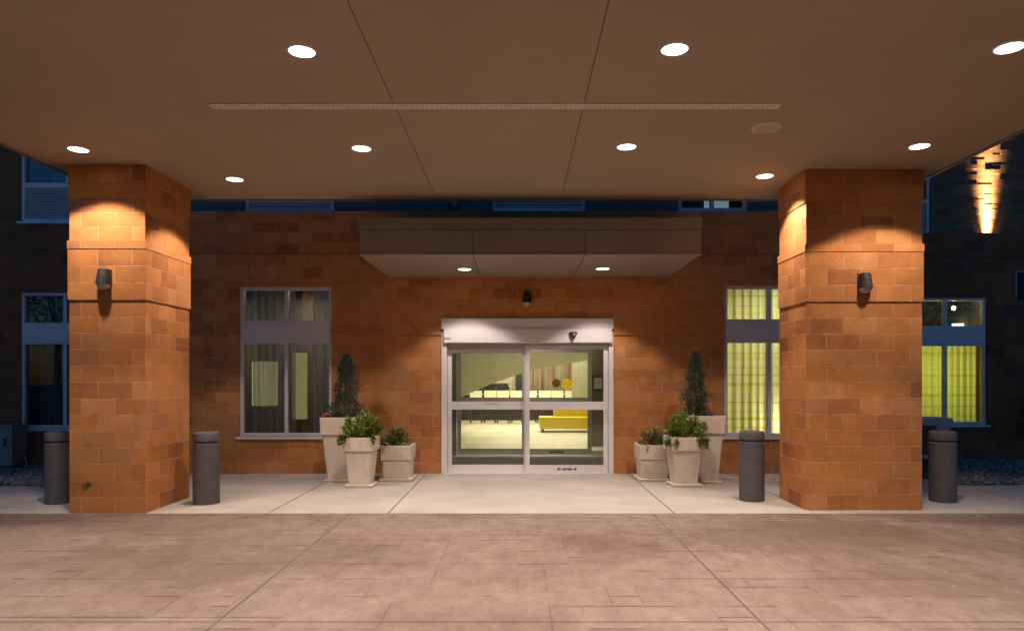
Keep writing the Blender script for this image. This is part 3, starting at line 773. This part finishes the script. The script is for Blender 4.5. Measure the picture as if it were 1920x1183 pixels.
# bar stools
def make_stool():
    t = local('bar_stool', None, 'stool', 'white backed stools along the lobby counter')
    s = MB(); s.box(-.2,.2,-.2,.2,.66,.72); s.build('seat', M['stool_white'], t, bevel=.02)
    s = MB(); s.box(-.215,.215,-.22,-.19,.86,1.17); s.build('backrest', M['stool_white'], t, bevel=.012)
    for a in (-.135,.135):
        s = MB(); s.box(a-.015,a+.015,-.21,-.195,.70,.88); s.build('back_post', M['dark_wood'], t)
    for a in (-1,1):
        for b in (-1,1):
            s = MB(); s.tube((a*.16,b*.16,.66),(a*.2,b*.2,0),.022,.016); s.build('leg', M['dark_wood'], t)
    return t
st0 = make_stool()
for k in range(10):
    o = st0 if k == 0 else copy_tree(st0)
    o.location = (xx(893 + k*25.4, 25.3), 25.3 + .1*math.sin(k*2.1), .006)
    o.rotation_euler.z = .12*math.sin(k*1.7)
    o['label'] = ('pale backed bar stool in the lobby, ' + ['leftmost in the row of stools','second stool from the left end','third stool from the left end','fourth stool from the left end','fifth, behind the door meeting stile','sixth, just right of the meeting stile','seventh stool, below the dim brown sticker','eighth stool, below the yellow sticker','ninth stool, second from the right end','rightmost, below the framed picture'][k])
# dark small things on the counter
for k, (px, w, hgt, lab) in enumerate(((905,.10,.20,'dark squat jar at the left end of the bar counter'),(929,.13,.24,'dark square urn on the bar counter'),(953,.08,.30,'tall dark bottle on the bar counter beside the stone wall'),(1016,.16,.13,'low dark bowl on the bar counter before the striped screen'))):
    s = MB(); s.lathe([(w*.5,1.031),(w*.62,1.031+hgt*.5),(w*.4,1.031+hgt*.8),(w*.3,1.031+hgt)], xx(px,26.9), 27.05, 14)
    tag(s.build('counter_jar', M['dark_wood'], origin=(xx(px,26.9),27.05,1.031), smooth=True), lab, 'jar')

# ------------------------------------------------------------------ canopy over the doors
CY = 9.66; cz0, cz1 = 3.307, 3.81
cx0, cx1 = xx(675, CY), xx(1314, CY)
can = thing('entrance_canopy', 'flat brown metal canopy projecting over the sliding doors', 'canopy', (.2, CY, cz0))
ya, yb = CY, DW-.022
s = MB(); s.box(cx0, cx1, ya, yb, cz0+.02, cz1-.001); s.build('body', M['fascia_metal'], can)
s = MB(); s.box(cx0-.012, cx1+.012, ya-.03, ya-.002, cz1-.155, cz1+.004); s.build('cap_trim', M['fascia_metal'], can, bevel=.004)
jx = [cx0, -.613, .935, cx1]
for k in range(3):
    s = MB(); s.box(jx[k]+(.008 if k else 0), jx[k+1]-(.008 if k < 2 else 0), ya-.018, ya-.0015, cz0+.025, cz1-.162); s.build('fascia_panel', M['fascia_metal'], can, bevel=.003)
    s = MB(); s.box(jx[k]+(.007 if k else -.005), jx[k+1]-(.007 if k < 2 else -.005), ya-.02, yb, cz0, cz0+.018); s.build('soffit_panel', M['canopy_soffit_panel'], can, bevel=.002)

# ------------------------------------------------------------------ porte cochere
ZC = 4.14
px0, px1, py0, py1 = -5.61, 5.20, -2.2, 9.95
pc = thing('porte_cochere', 'broad brown stucco roof of the drive-through porch', 'porch roof', (-.2, 4, ZC))
s = MB()
for (a, b) in ((px0+.05, -1.148), (-1.138, .612), (.622, px1-.05)):
    s.box(a, b, py0+.05, py1-.05, ZC, ZC+.03)
s.build('soffit', M['soffit_stucco'], pc)
s = MB(); s.box(px0+.05, px1-.05, py0+.05, py1-.05, ZC+.008, ZC+.028, 'lrfk'); s.build('seam', M['soffit_seam'], pc)
s = MB(); s.box(px0+.02, px1-.02, py0+.02, py1-.02, ZC+.04, ZC+1.1); s.build('roof', M['fascia_metal'], pc)
s = MB()
s.box(px0, px0+.048, py0, py1, ZC-.014, ZC+1.0); s.box(px1-.048, px1, py0, py1, ZC-.014, ZC+1.0)
s.box(px0+.049, px1-.049, py1-.048, py1, ZC-.014, ZC+1.0); s.box(px0+.049, px1-.049, py0, py0+.048, ZC-.014, ZC+1.0)
s.build('edge_trim', M['fascia_metal'], pc)
# perforated vent strip
v = MB(); va, vb_ = xx(396, 6.53), xx(1463, 6.50)
v.box(va, vb_, 6.46, 6.575, ZC-.007, ZC-.0005)
vo = v.build('vent_strip', M['vent_white'], pc)
v = MB(); k = va + .03
while k < vb_ - .03:
    v.quad([(k,6.505,ZC-.0085),(k,6.522,ZC-.0085),(k+.022,6.522,ZC-.0085),(k+.022,6.505,ZC-.0085)]); k += .046
v.build('perforation', M['vent_hole'], vo)

# ceiling speaker
X, Y = xx(1437, 7.07), 7.07
t = thing('ceiling_speaker', 'round unlit speaker grille flush in the porch ceiling', 'speaker', (X, Y, ZC))
s = MB(); s.lathe([(.128,ZC-.001),(.128,ZC-.012),(.145,ZC-.010),(.148,ZC-.001)], X, Y, 36, False, False); s.build('rim', M['vent_white'], t, smooth=True)
s = MB(); s.lathe([(.128,ZC-.004),(.128,ZC-.007)], X, Y, 36); s.build('grille', M['speaker_mesh'], t)

# ------------------------------------------------------------------ lights
WARM = (1.0, .805, .69)
def spot(name, loc, power, half, parent=None, col=WARM, p=2.0, blend=.18, rad=.06, direction=None):
    l = bpy.data.lights.new(name, 'SPOT'); l.energy = power*K; l.color = col; l.spot_size = 2*R(half); l.spot_blend = blend; l.shadow_soft_size = rad
    l.use_nodes = True; t = l.node_tree
    e = next(n for n in t.nodes if n.type == 'EMISSION')
    tc = t.nodes.new('ShaderNodeTexCoord'); sp = t.nodes.new('ShaderNodeSeparateXYZ'); t.links.new(tc.outputs['Normal'], sp.inputs[0])
    ab = t.nodes.new('ShaderNodeMath'); ab.operation = 'ABSOLUTE'; t.links.new(sp.outputs[2], ab.inputs[0])
    pw = t.nodes.new('ShaderNodeMath'); pw.operation = 'POWER'; t.links.new(ab.outputs[0], pw.inputs[0]); pw.inputs[1].default_value = p
    t.links.new(pw.outputs[0], e.inputs['Strength'])
    o = bpy.data.objects.new(name, l); COL.objects.link(o)
    if parent: o.parent = parent; o.location = Vector(loc) - Vector(parent['_o'])
    else: o.location = loc
    if direction is not None: o.rotation_euler = Vector(direction).to_track_quat('-Z', 'Y').to_euler()
    return o
def make_downlight():
    t = local('downlight', None, 'downlight', 'round downlights recessed in the porch ceiling')
    s = MB(); s.lathe([(.100,-.002),(.100,-.010),(.110,-.007),(.113,-.0005)], 0, 0, 40, False, False); s.build('trim_ring', M['vent_white'], t, smooth=True)
    s = MB(); s.lathe([(.100,-.003),(.100,-.006)], 0, 0, 40); s.build('lens', M['lamp_disc'], t)
    return t
DLP = 205
def dl_pos(px, py):
    D = 2.54*F/(VY-py); return ((px-VX)*D/F, D)
spots = [(566,96,'front row downlight in the porch ceiling, left of the ceiling seams'),
         (1265,92,'front row downlight in the porch ceiling, right of the ceiling seams'),
         (1893,89,'downlight at the top right corner, nearest the right porch edge'),
         (147,280,'downlight in front of the left pillar, by its top corner'),
         (678,278,'downlight behind the white vent strip, left of the ceiling seams'),
         (1175,275,'downlight behind the white vent strip, right of the ceiling seams'),
         (1724,274,'downlight in front of the right pillar, above its outer corner'),
         (440,336,'rearmost downlight, just right of the left pillar'),
         (1434,330,'rearmost downlight, just left of the right pillar')]
plist = [(*dl_pos(a,b), l) for a,b,l in spots]
plist += [(-4.30, 5.41, 'downlight just outside the frame at the left porch edge')]
for yy in (3.13, .85):
    for xq in (-4.35, -1.67, 1.22, 3.81): plist.append((xq, yy, None))
d0 = make_downlight()
for k, (X, Y, lab) in enumerate(plist):
    o = d0 if k == 0 else copy_tree(d0)
    o.location = (X, Y, ZC)
    o['label'] = lab or 'round recessed downlight over the driveway near the camera'
    pw = DLP
    if k in (3, 6): pw = DLP*.42
    if k in (7, 8): pw = DLP*.48
    if k == 9: pw = DLP*.9
    if k in (10, 13, 14, 17): pw = DLP*.3
    l = spot('downlight_lamp', (0,0,-.03), pw, 53.5, p=.8); l.parent = o; l.location = (0,0,-.03)
for k, (px, py, lab) in enumerate(((871,504.5,'small downlight in the door canopy, left one'),(1130,503.5,'small downlight in the door canopy, right one'))):
    D = (cz0-EYE)*F/(VY-py); o = copy_tree(d0)
    for ch in list(o.children):
        if ch.type == 'LIGHT': bpy.data.objects.remove(ch)
    o.location = (xx(px, D), D, cz0); o['label'] = lab; o['group'] = 'downlights in the door canopy'
    l = spot('downlight_lamp', (0,0,0), 160, 52, p=.6, col=(1,.87,.82), blend=.3); l.parent = o; l.location = (0,0,-.03)
# uplight on the brick wall
ux, uy = xx(1850, DB), DR+.235
t = thing('uplight', 'uplight behind the right wing ledge, washing the brick with warm light', 'uplight', (ux, uy, 3.985))
s = MB(); s.lathe([(.05,3.985),(.05,4.03),(.042,4.04)], ux, uy, 20, True, False); s.build('housing', M['bronze_metal'], t, smooth=True)
s = MB(); s.lathe([(.041,4.033),(.041,4.036)], ux, uy, 20); s.build('lens', M['uplight_lens'], t)
spot('uplight_lamp', (ux, uy, 4.05), 7000, 15, parent=t, col=(1,.62,.27), p=70, blend=1, rad=.02, direction=(0,.095,1))
spot('uplight_lamp', (ux, uy, 4.05), 16000, 12, parent=t, col=(1,.62,.27), p=160, blend=1, rad=.02, direction=(0,.055,1))
spot('uplight_lamp', (ux, uy, 4.05), 45, 30, parent=t, col=(1,.62,.25), p=1, blend=1, rad=.02, direction=(0,.12,1))

def area(name, loc, power, sx, sy, col, rot=(0,0,0)):
    l = bpy.data.lights.new(name, 'AREA'); l.shape = 'RECTANGLE'; l.size = sx; l.size_y = sy; l.energy = power*K; l.color = col
    o = bpy.data.objects.new(name, l); COL.objects.link(o); o.location = loc; o.rotation_euler = rot
    return o
YEL = (1,.955,.88)
area('lobby_lamp', (.8, 17.0, 3.35), 195, 3.0, 2.0, YEL)
area('lobby_lamp', (.8, 22.6, 3.35), 480, 4.0, 3.0, YEL)
area('lobby_lamp', (.8, 27.0, 3.35), 285, 4.5, 2.0, YEL)
area('vestibule_lamp', (.2, 13.3, 2.72), 34, 1.0, 1.0, YEL)
area('room_backlight', (5.0, 13.2, 3.3), 82, 1.5, 1.0, (1,.93,.62))
area('room_backlight', (-3.9, 13.6, 3.3), 34, 1.5, .8, (1,.95,.85))  # unseen lamp added to brighten the left curtains from behind
area('room_backlight', (8.5, 15.3, 1.7), 56, 1.8, 1.6, (1,.95,.45), (-PI/2, 0, 0))  # unseen upright panel added to light the green curtain, walls stay dim

# ------------------------------------------------------------------ pillars
zm_p = zmapper([(0,0),(2.235,11),(2.335,12),(2.535,13),(3.14,16),(3.235,17),(3.44,18),(3.54,19),(3.74,20),(3.94,21),(4.2,22.3)])
def pillar(x0, x1, y0, y1, mat, lab):
    t = thing('stone_pillar', lab, 'pillar', ((x0+x1)/2, (y0+y1)/2, 0), 'block pillars carrying the porch roof')
    def sec(name, za, zb, p, bev=.006):
        b = MB(); n = 4
        b.box(x0-p, x1+p, y0-p, y1+p, za, zb); return b.build(name, mat, t, zmap=zm_p, bevel=bev, uoff=.1)
    sec('shaft', 0, 2.535, 0); sec('collar', 2.5352, 3.14, .013); sec('band', 3.1402, 3.235, .019, .007); sec('neck', 3.2352, 3.74, 0); sec('capital', 3.7402, ZC-.001, .013)
    return t
pillar(-5.32, -4.42, 8.305, 9.42, M['orange_block_stained'], 'orange block pillar on the left with a dark stain near its foot')
pillar(3.51, 4.92, 8.50, 9.36, M['orange_block'], 'wide orange block pillar on the right of the entrance')

# ------------------------------------------------------------------ wall lamps (unlit)
def make_sconce():
    t = local('wall_lamp', None, 'wall lamp', 'dark shield-shaped wall lamps')
    def half(w, d, z): return [(-w*math.cos(q), -d*math.sin(q)**.8 if math.sin(q) > 0 else 0, z + dz) for q, dz in [(PI*k/16, 0) for k in range(17)]]
    h = MB()
    h.rings([half(.056,.07,.125), half(.060,.078,.118), half(.072,.098,.05), half(.080,.112,-.02), half(.083,.118,-.055)], True, True)
    h.build('housing', M['bronze_metal'], t, smooth=False)
    l = MB(); l.rings([half(.078,.110,-.0555), half(.074,.102,-.08), half(.060,.080,-.105), half(.035,.045,-.122)], True, True)
    l.build('lens', M['lens_grey'], t, smooth=False)
    b = MB(); b.rings([half(.088,.012,.12), half(.092,.012,-.06), half(.06,.012,-.125)], True, True); b.build('back_plate', M['bronze_metal'], t)
    return t
sc0 = make_sconce()
sc0.location = (*P(195.5, 525, 8.30-.015)[:1], 8.305-.0135, P(195, 525, 8.3)[2]); sc0['label'] = 'dark shield-shaped wall lamp on the left pillar'
o = copy_tree(sc0); o.location = (P(1620.5, 532, 8.49)[0], 8.50-.0135, P(1620, 532, 8.49)[2]); o['label'] = 'dark shield-shaped wall lamp on the right pillar'
o = copy_tree(sc0); o.location = (xx(988), DW-.0105, zz(562)); o['label'] = 'dark shield-shaped wall lamp above the sliding doors'

# ------------------------------------------------------------------ bollards
def make_bollard():
    t = local('bollard', None, 'bollard', 'round stone bollards along the walk')
    b = MB(); b.lathe([(.160,.002),(.161,.02),(.161,.765),(.153,.775),(.13,.776)], 0, 0, 48); b.lathe([(.138,.770),(.138,.80)],0,0,48,False,False); b.build('post', M['bollard_stone'], t, smooth=True)
    c = MB(); c.lathe([(.13,.797),(.154,.798),(.161,.806),(.161,.885),(.153,.905),(.130,.914),(.06,.918),(.005,.919)], 0, 0, 48); c.build('cap', M['bollard_stone'], t, smooth=True)
    for ch in t.children:
        m = ch.modifiers.new('Edge', 'EDGE_SPLIT'); m.split_angle = R(35)
    return t
bo = make_bollard()
for k, (X, Y, lab) in enumerate(((-3.995, 8.98, 'round stone bollard right of the left pillar'), (-5.91, 9.02, 'round stone bollard half hidden behind the left pillar'), (3.085, 9.20, 'round stone bollard left of the right pillar'), (5.55, 9.12, 'round stone bollard right of the right pillar'))):
    o = bo if k == 0 else copy_tree(bo)
    o.location = (X, Y, .004); o.rotation_euler.z = k*1.1; o['label'] = lab

# ------------------------------------------------------------------ planters
def planter(x, y, w, wb, h, rimh, lab, rz=0, sauc=.04):
    t = local('planter', lab, 'planter', 'pale stone planters beside the doors')
    def sq(s, z, c=.02):
        a = s/2; c = min(c, a*.3)
        return [(-a+c,-a,z),(a-c,-a,z),(a,-a+c,z),(a,a-c,z),(a-c,a,z),(-a+c,a,z),(-a,a-c,z),(-a,-a+c,z)]
    b = MB(); b.rings([sq(wb, sauc+.001), sq(wb+(w-wb)*.80-.02, h-rimh-.006), sq(w-.045, h-rimh-.004)]); b.build('pot', M['planter_stone'], t)
    r = MB(); r.rings([sq(w-.05, h-rimh-.0035), sq(w-.012, h-rimh), sq(w, h-rimh+.012), sq(w+.012, h-.008), sq(w+.006, h), sq(w-.05, h), sq(w-.06, h-.05)], True, False); r.build('rim', M['planter_stone'], t)
    s = MB(); s.rings([sq(w-.062, h-.049), sq(w-.062, h-.045)]); s.build('soil', M['soil'], t)
    s = MB(); s.rings([sq(wb+.09, 0), sq(wb+.11, sauc*.8), sq(wb+.10, sauc)]); s.build('saucer', M['planter_stone'], t)
    t.location = (x, y, .005); t.rotation_euler.z = rz
    return t
def leaf_quad(mb, c, d, up, L, W, fold=.25):
    d = Vector(d).normalized(); s = d.cross(Vector(up)).normalized()
    if s.length < .1: s = Vector((1,0,0))
    n = s.cross(d); c = Vector(c)
    m = c + d*L*.5 - n*fold*W*.3; tip = c + d*L
    mb.quad([c, m + s*W*.5 + n*fold*W, tip, m - s*W*.5 + n*fold*W])
def rv(rnd):
    while True:
        v = Vector((rnd.uniform(-1,1), rnd.uniform(-1,1), rnd.uniform(-1,1)))
        if .05 < v.length < 1: return v
def evergreen(x, y, z, h, r, lab, seed, lean=0.0):
    rnd = random.Random(seed)
    t = thing('evergreen_shrub', lab, 'shrub', (x, y, z), 'conical evergreens in the tall planters')
    tr = MB(); tr.tube((x,y,z),(x+lean*.7,y,z+h*.8),.018,.005); tr.build('trunk', M['bark'], t)
    c = MB(); N = 4300
    for k in range(N):
        u = rnd.random()**1.35; zz_ = z + .0 + u*h
        rr = r*(1-u)**.62*(.78+.42*math.sin(u*19+seed)*rnd.random())*rnd.uniform(.8,1.12) + .018
        a = rnd.uniform(0, 2*PI); q = rr*math.sqrt(rnd.uniform(.12,1))*(1.0 + .12*math.sin(a*3+seed+u*5))
        p = (x + lean*u + q*math.cos(a), y + q*math.sin(a), zz_)
        d = Vector((math.cos(a)*.8, math.sin(a)*.8, .9)) + rv(rnd)*.55
        leaf_quad(c, p, d, rv(rnd), rnd.uniform(.03,.065), rnd.uniform(.010,.018))
    for k in range(26):      # stray sprigs
        u = rnd.random()*.8; a = rnd.uniform(0, 2*PI); rr = r*(1-u)**.62*1.0
        p = Vector((x + lean*u + rr*math.cos(a), y + rr*math.sin(a), z + u*h)); d = Vector((math.cos(a), math.sin(a), 1.1)).normalized()
        for q in range(12): leaf_quad(c, p + d*q*.008, d*.6 + rv(rnd)*.7, rv(rnd), .045, .010)
    c.build('crown', M['leaf_evergreen'], t)
    return t
def leafy(x, y, z, rx, rz_, n, mat, lab, name, seed, L=.055, trail=0, grp=None, drop=.0):
    rnd = random.Random(seed)
    t = thing(name, lab, 'plant', (x, y, z), grp)
    st = MB(); c = MB()
    stems = []
    for k in range(26):
        a = rnd.uniform(0, 2*PI); e = rnd.uniform(.1, 1)
        q = rx*math.sqrt(rnd.random()); hz = rz_*(1-(q/rx)**2*.75)*rnd.uniform(.75,1.1)
        tip = Vector((x+q*math.cos(a), y+q*math.sin(a)*.9, z+hz)); base = Vector((x+.2*q*math.cos(a), y+.2*q*math.sin(a), z-.03))
        stems.append((base, tip)); st.tube(base, tip, .004, .002, 5)
    for k in range(trail):
        a = rnd.uniform(PI*1.1, PI*1.9) if drop >= 0 else rnd.uniform(PI*.9, PI*1.3)
        base = Vector((x+rx*.75*math.cos(a), y+rx*.75*math.sin(a), z+.02)); tip = base + Vector((.05*math.cos(a), .05*math.sin(a)-.02, -abs(drop)*rnd.uniform(.4,1)))
        stems.append((base, tip)); st.tube(base, tip, .003, .002, 5)
    for k in range(n):
        b, tp = rnd.choice(stems); f = rnd.random()**.55
        p = b.lerp(tp, f) + rv(rnd)*.035
        d = (p - Vector((x, y, z+.02))).normalized()*.7 + rv(rnd)*.8 + Vector((0,0,.15))
        leaf_quad(c, p, d, (0,0,1) if rnd.random() < .7 else rv(rnd), L*rnd.uniform(.6,1.15), L*rnd.uniform(.34,.5))
    st.build('stem', M['bark'], t); c.build('foliage', M[mat], t)
    return t
# left group
DT = 10.76
x = xx(634, DT); planter(x, DT+.22, .54, .36, 1.0, .27, 'tallest planter left of the doors, holding a conical evergreen')
evergreen(xx(640, DT), DT+.22, .97, 1.0, .29, 'conical evergreen in the tall planter left of the doors', 5, .03)
leafy(xx(610, DT), DT+.12, .98, .09, .10, 60, 'leaf_dark', 'small sprig of red blooms at the left edge of the tallest planter', 'flowering_plant', 21, .04)
fl = MB(); rnd = random.Random(9)
fp = bpy.data.objects['flowering_plant']
for k in range(9):
    c = Vector((xx(602+rnd.random()*14, DT), DT+.03+rnd.random()*.06, 1.03+rnd.random()*.06))
    for q in range(6): leaf_quad(fl, c, (math.cos(q), -.4, math.sin(q)), (0,-1,.2), .018, .014)
fl.build('blossom', M['petal'], fp)
x = xx(672, 10.23); planter(x, 10.23+.2, .46, .31, .735, .205, 'medium tapered planter left of the doors, in front of the tallest one')
leafy(x, 10.43, .74, .34, .36, 2000, 'leaf_green', 'bushy bright green plant in the medium planter left of the doors', 'leafy_plant', 31, .075, 6, 'leafy plants in the medium planters', .10)
x = xx(742, 10.87); planter(x, 10.87+.22, .48, .41, .555, .23, 'short squat planter left of the doors, nearest them')
leafy(x-.02, 11.09, .55, .26, .26, 900, 'leaf_variegated', 'low variegated plant in the short planter left of the doors', 'variegated_plant', 41, .06, 0, 'variegated plants in the short planters')
leafy(xx(712,10.95), 11.0, .50, .10, .16, 330, 'leaf_dark', 'dark trailing vine between the left planters', 'trailing_vine', 43, .045, 14, None, .48)
# right group
DT = 10.62
x = xx(1328, DT); planter(x, DT+.22, .52, .34, 1.03, .27, 'tallest planter right of the doors, holding a conical evergreen')
evergreen(xx(1312, DT), DT+.22, 1.0, 1.0, .235, 'conical evergreen in the tall planter right of the doors', 8, -.01)
x = xx(1288, 10.3); planter(x, 10.3+.2, .49, .33, .735, .205, 'medium tapered planter right of the doors, in front of the tallest one', .06)
leafy(x+.02, 10.5, .73, .33, .36, 1900, 'leaf_green', 'bushy bright green plant spilling over the medium planter right of the doors', 'leafy_plant', 32, .072, 8, 'leafy plants in the medium planters', .16)
x = xx(1228, 10.9); planter(x, 10.9+.22, .49, .42, .56, .23, 'short squat planter right of the doors, nearest them')
leafy(x+.02, 11.12, .55, .27, .27, 900, 'leaf_variegated', 'low variegated plant in the short planter right of the doors', 'variegated_plant', 42, .06, 2, 'variegated plants in the short planters', .1)

# ------------------------------------------------------------------ wing items
DA = 12.25
t = thing('utility_cabinet', 'grey metal utility cabinet against the left wing at the picture edge', 'cabinet', (-9.3, DA+.2, 0))
x1c = xx(22, DA); zt = zz(797, DA)
s = MB(); s.box(x1c-.8, x1c-.002, DA, DA+.4, .08, zt-.04); s.build('body', M['cabinet_grey'], t, bevel=.01)
s = MB(); s.box(x1c-.83, x1c+.02, DA-.03, DA+.43, zt-.039, zt); s.build('lid', M['cabinet_grey'], t, bevel=.01)
s = MB(); s.box(x1c-.80, x1c-.03, DA+.02, DA+.38, -.02, .079); s.build('plinth', M['bronze_metal'], t)
s = MB(); s.box(x1c-.30, x1c-.06, DA-.012, DA-.0005, .16, zt-.18); s.build('door', M['cabinet_grey'], t, bevel=.004)
s = MB(); s.box(x1c-.12, x1c-.09, DA-.035, DA-.0125, .42, .56); s.build('handle', M['black_metal'], t)
hp = MB(); prev = None
for k in range(17):
    q = PI*k/16; p = (xx(36,12.4) + .10*math.cos(PI-q)*1.0, 12.45, .03 + .22*math.sin(q))
    if prev: hp.tube(prev, p, .012)
    prev = p
tag(hp.build('pipe_loop', M['cabinet_grey'], origin=(xx(36,12.4),12.45,.03), smooth=True), 'small bent pipe rising from the pebbles beside the grey cabinet', 'pipe')
DT = 11.4
t = thing('outdoor_table', 'flat topped dark outdoor table behind the bollard at the right pillar', 'table', (6.7, DT+.25, 0))
xr = xx(1787, DT); zt = zz(784, DT); zb = zz(797.5, DT)
s = MB(); s.box(xr-1.3, xr, DT, DT+.55, zb, zt); s.build('table_top', M['table_blue_grey'], t, bevel=.008)
s = MB(); s.box(xr-.24, xr-.02, DT+.04, DT+.5, -.02, zb-.001); s.build('leg', M['table_blue_grey'], t, bevel=.006)
s = MB(); s.box(xr-1.28, xr-1.06, DT+.04, DT+.5, -.02, zb-.001); s.build('leg', M['table_blue_grey'], t, bevel=.006)
s = MB(); s.box(xr-1.059, xr-.241, DT+.06, DT+.48, .30, .34); s.build('shelf', M['table_blue_grey'], t)
s = MB(); s.box(xr-1.059, xr-.241, DT+.46, DT+.48, .341, zb-.002); s.build('back_panel', M['black_metal'], t)
t = thing('dark_shrub', 'dark shrub at the far right edge by the wing wall', 'shrub', (10.15, 13.3, 0))
s = MB(); s.tube((10.15,13.3,-.02),(10.15,13.3,1.2),.03,.012); s.build('trunk', M['bark'], t)
rnd = random.Random(77); c = MB()
for k in range(1500):
    v = rv(rnd); p = Vector((10.15,13.3,1.05)) + Vector((v.x*.5, v.y*.3, v.z*.62)); leaf_quad(c, p, v + rv(rnd), rv(rnd), rnd.uniform(.04,.08), .022)
c.build('crown', M['leaf_dark'], t)
# little fixture on the upper wall
X, Y, Z = P(853, 383, U)
s = MB(); s.box(X-.05, X+.05, U-.08, U-.013, Z-.02, Z+.09); s.box(X-.035, X+.035, U-.07, U-.02, Z-.07, Z-.021)
tag(s.build('wall_camera', M['cabinet_grey'], origin=(X,U,Z)), 'tiny grey box fixture on the upper wall left of the middle window', 'fixture')
# trees across the road, seen only as dark reflections in the glass
def tree(x, y, h, r, seed, lab):
    rnd = random.Random(seed); t = thing('broadleaf_tree', lab, 'tree', (x,y,0), 'trees across the road behind the viewer')
    s = MB(); s.tube((x,y,-.03),(x,y,h*.55),.22,.12)
    cl = []
    for k in range(9):
        a = rnd.uniform(0,2*PI); e = Vector((x+math.cos(a)*r*.7, y+math.sin(a)*r*.7, h*rnd.uniform(.5,.9))); s.tube((x,y,h*rnd.uniform(.3,.5)), e, .09, .03); cl.append(e)
    s.build('trunk', M['bark'], t); c = MB()
    for k in range(2600):
        e = rnd.choice(cl); v = rv(rnd); p = e + v*r*.55; leaf_quad(c, p, v + rv(rnd), rv(rnd), rnd.uniform(.18,.32), .13)
    c.build('crown', M['leaf_dark'], t)
for k, (x, y, h, r) in enumerate(((-9,-22,9,4),(-15,-24,10,4),(-22,-21,9,4),(-30,-20,10,4.4),(-37,-16,9,4),(-2,-27,9,4),(6,-26,9,4),(13,-23,10,4),(20,-25,9,4),(28,-20,10,4.2),(36,-17,9,4))):
    tree(x, y, h, r, 50+k, 'broadleaf tree across the road behind the viewer')

for o in list(bpy.data.objects):
    if '_o' in o: del o['_o']

# ------------------------------------------------------------------ world and camera
wd = bpy.data.worlds.new('World'); S.world = wd; wd.use_nodes = True
nt = wd.node_tree; bg = nt.nodes['Background']
sk = nt.nodes.new('ShaderNodeTexSky'); sk.sky_type = 'NISHITA'; sk.sun_disc = False
sk.sun_elevation = R(2.1); sk.sun_rotation = R(0); sk.air_density = 1.0; sk.ozone_density = 4.6; sk.dust_density = .5
nt.links.new(sk.outputs[0], bg.inputs[0]); bg.inputs[1].default_value = .15

cam = bpy.data.cameras.new('camera'); co = bpy.data.objects.new('camera', cam); COL.objects.link(co)
co.location = (0, 0, EYE); co.rotation_euler = (PI/2, 0, 0)
cam.sensor_width = 36; cam.lens = 36*F/1920; cam.clip_end = 500; cam.clip_start = .05
cam.shift_x = -(VX-960)/1920; cam.shift_y = (VY-591.5)/1920
S.camera = co
S.view_settings.view_transform = 'Standard'; S.view_settings.look = 'None'; S.view_settings.exposure = 1.3; S.view_settings.gamma = 1
cy = S.cycles
cy.use_denoising = True; cy.max_bounces = 8; cy.diffuse_bounces = 5; cy.glossy_bounces = 4; cy.transparent_max_bounces = 16
cy.sample_clamp_indirect = 6; cy.caustics_reflective = False; cy.caustics_refractive = False
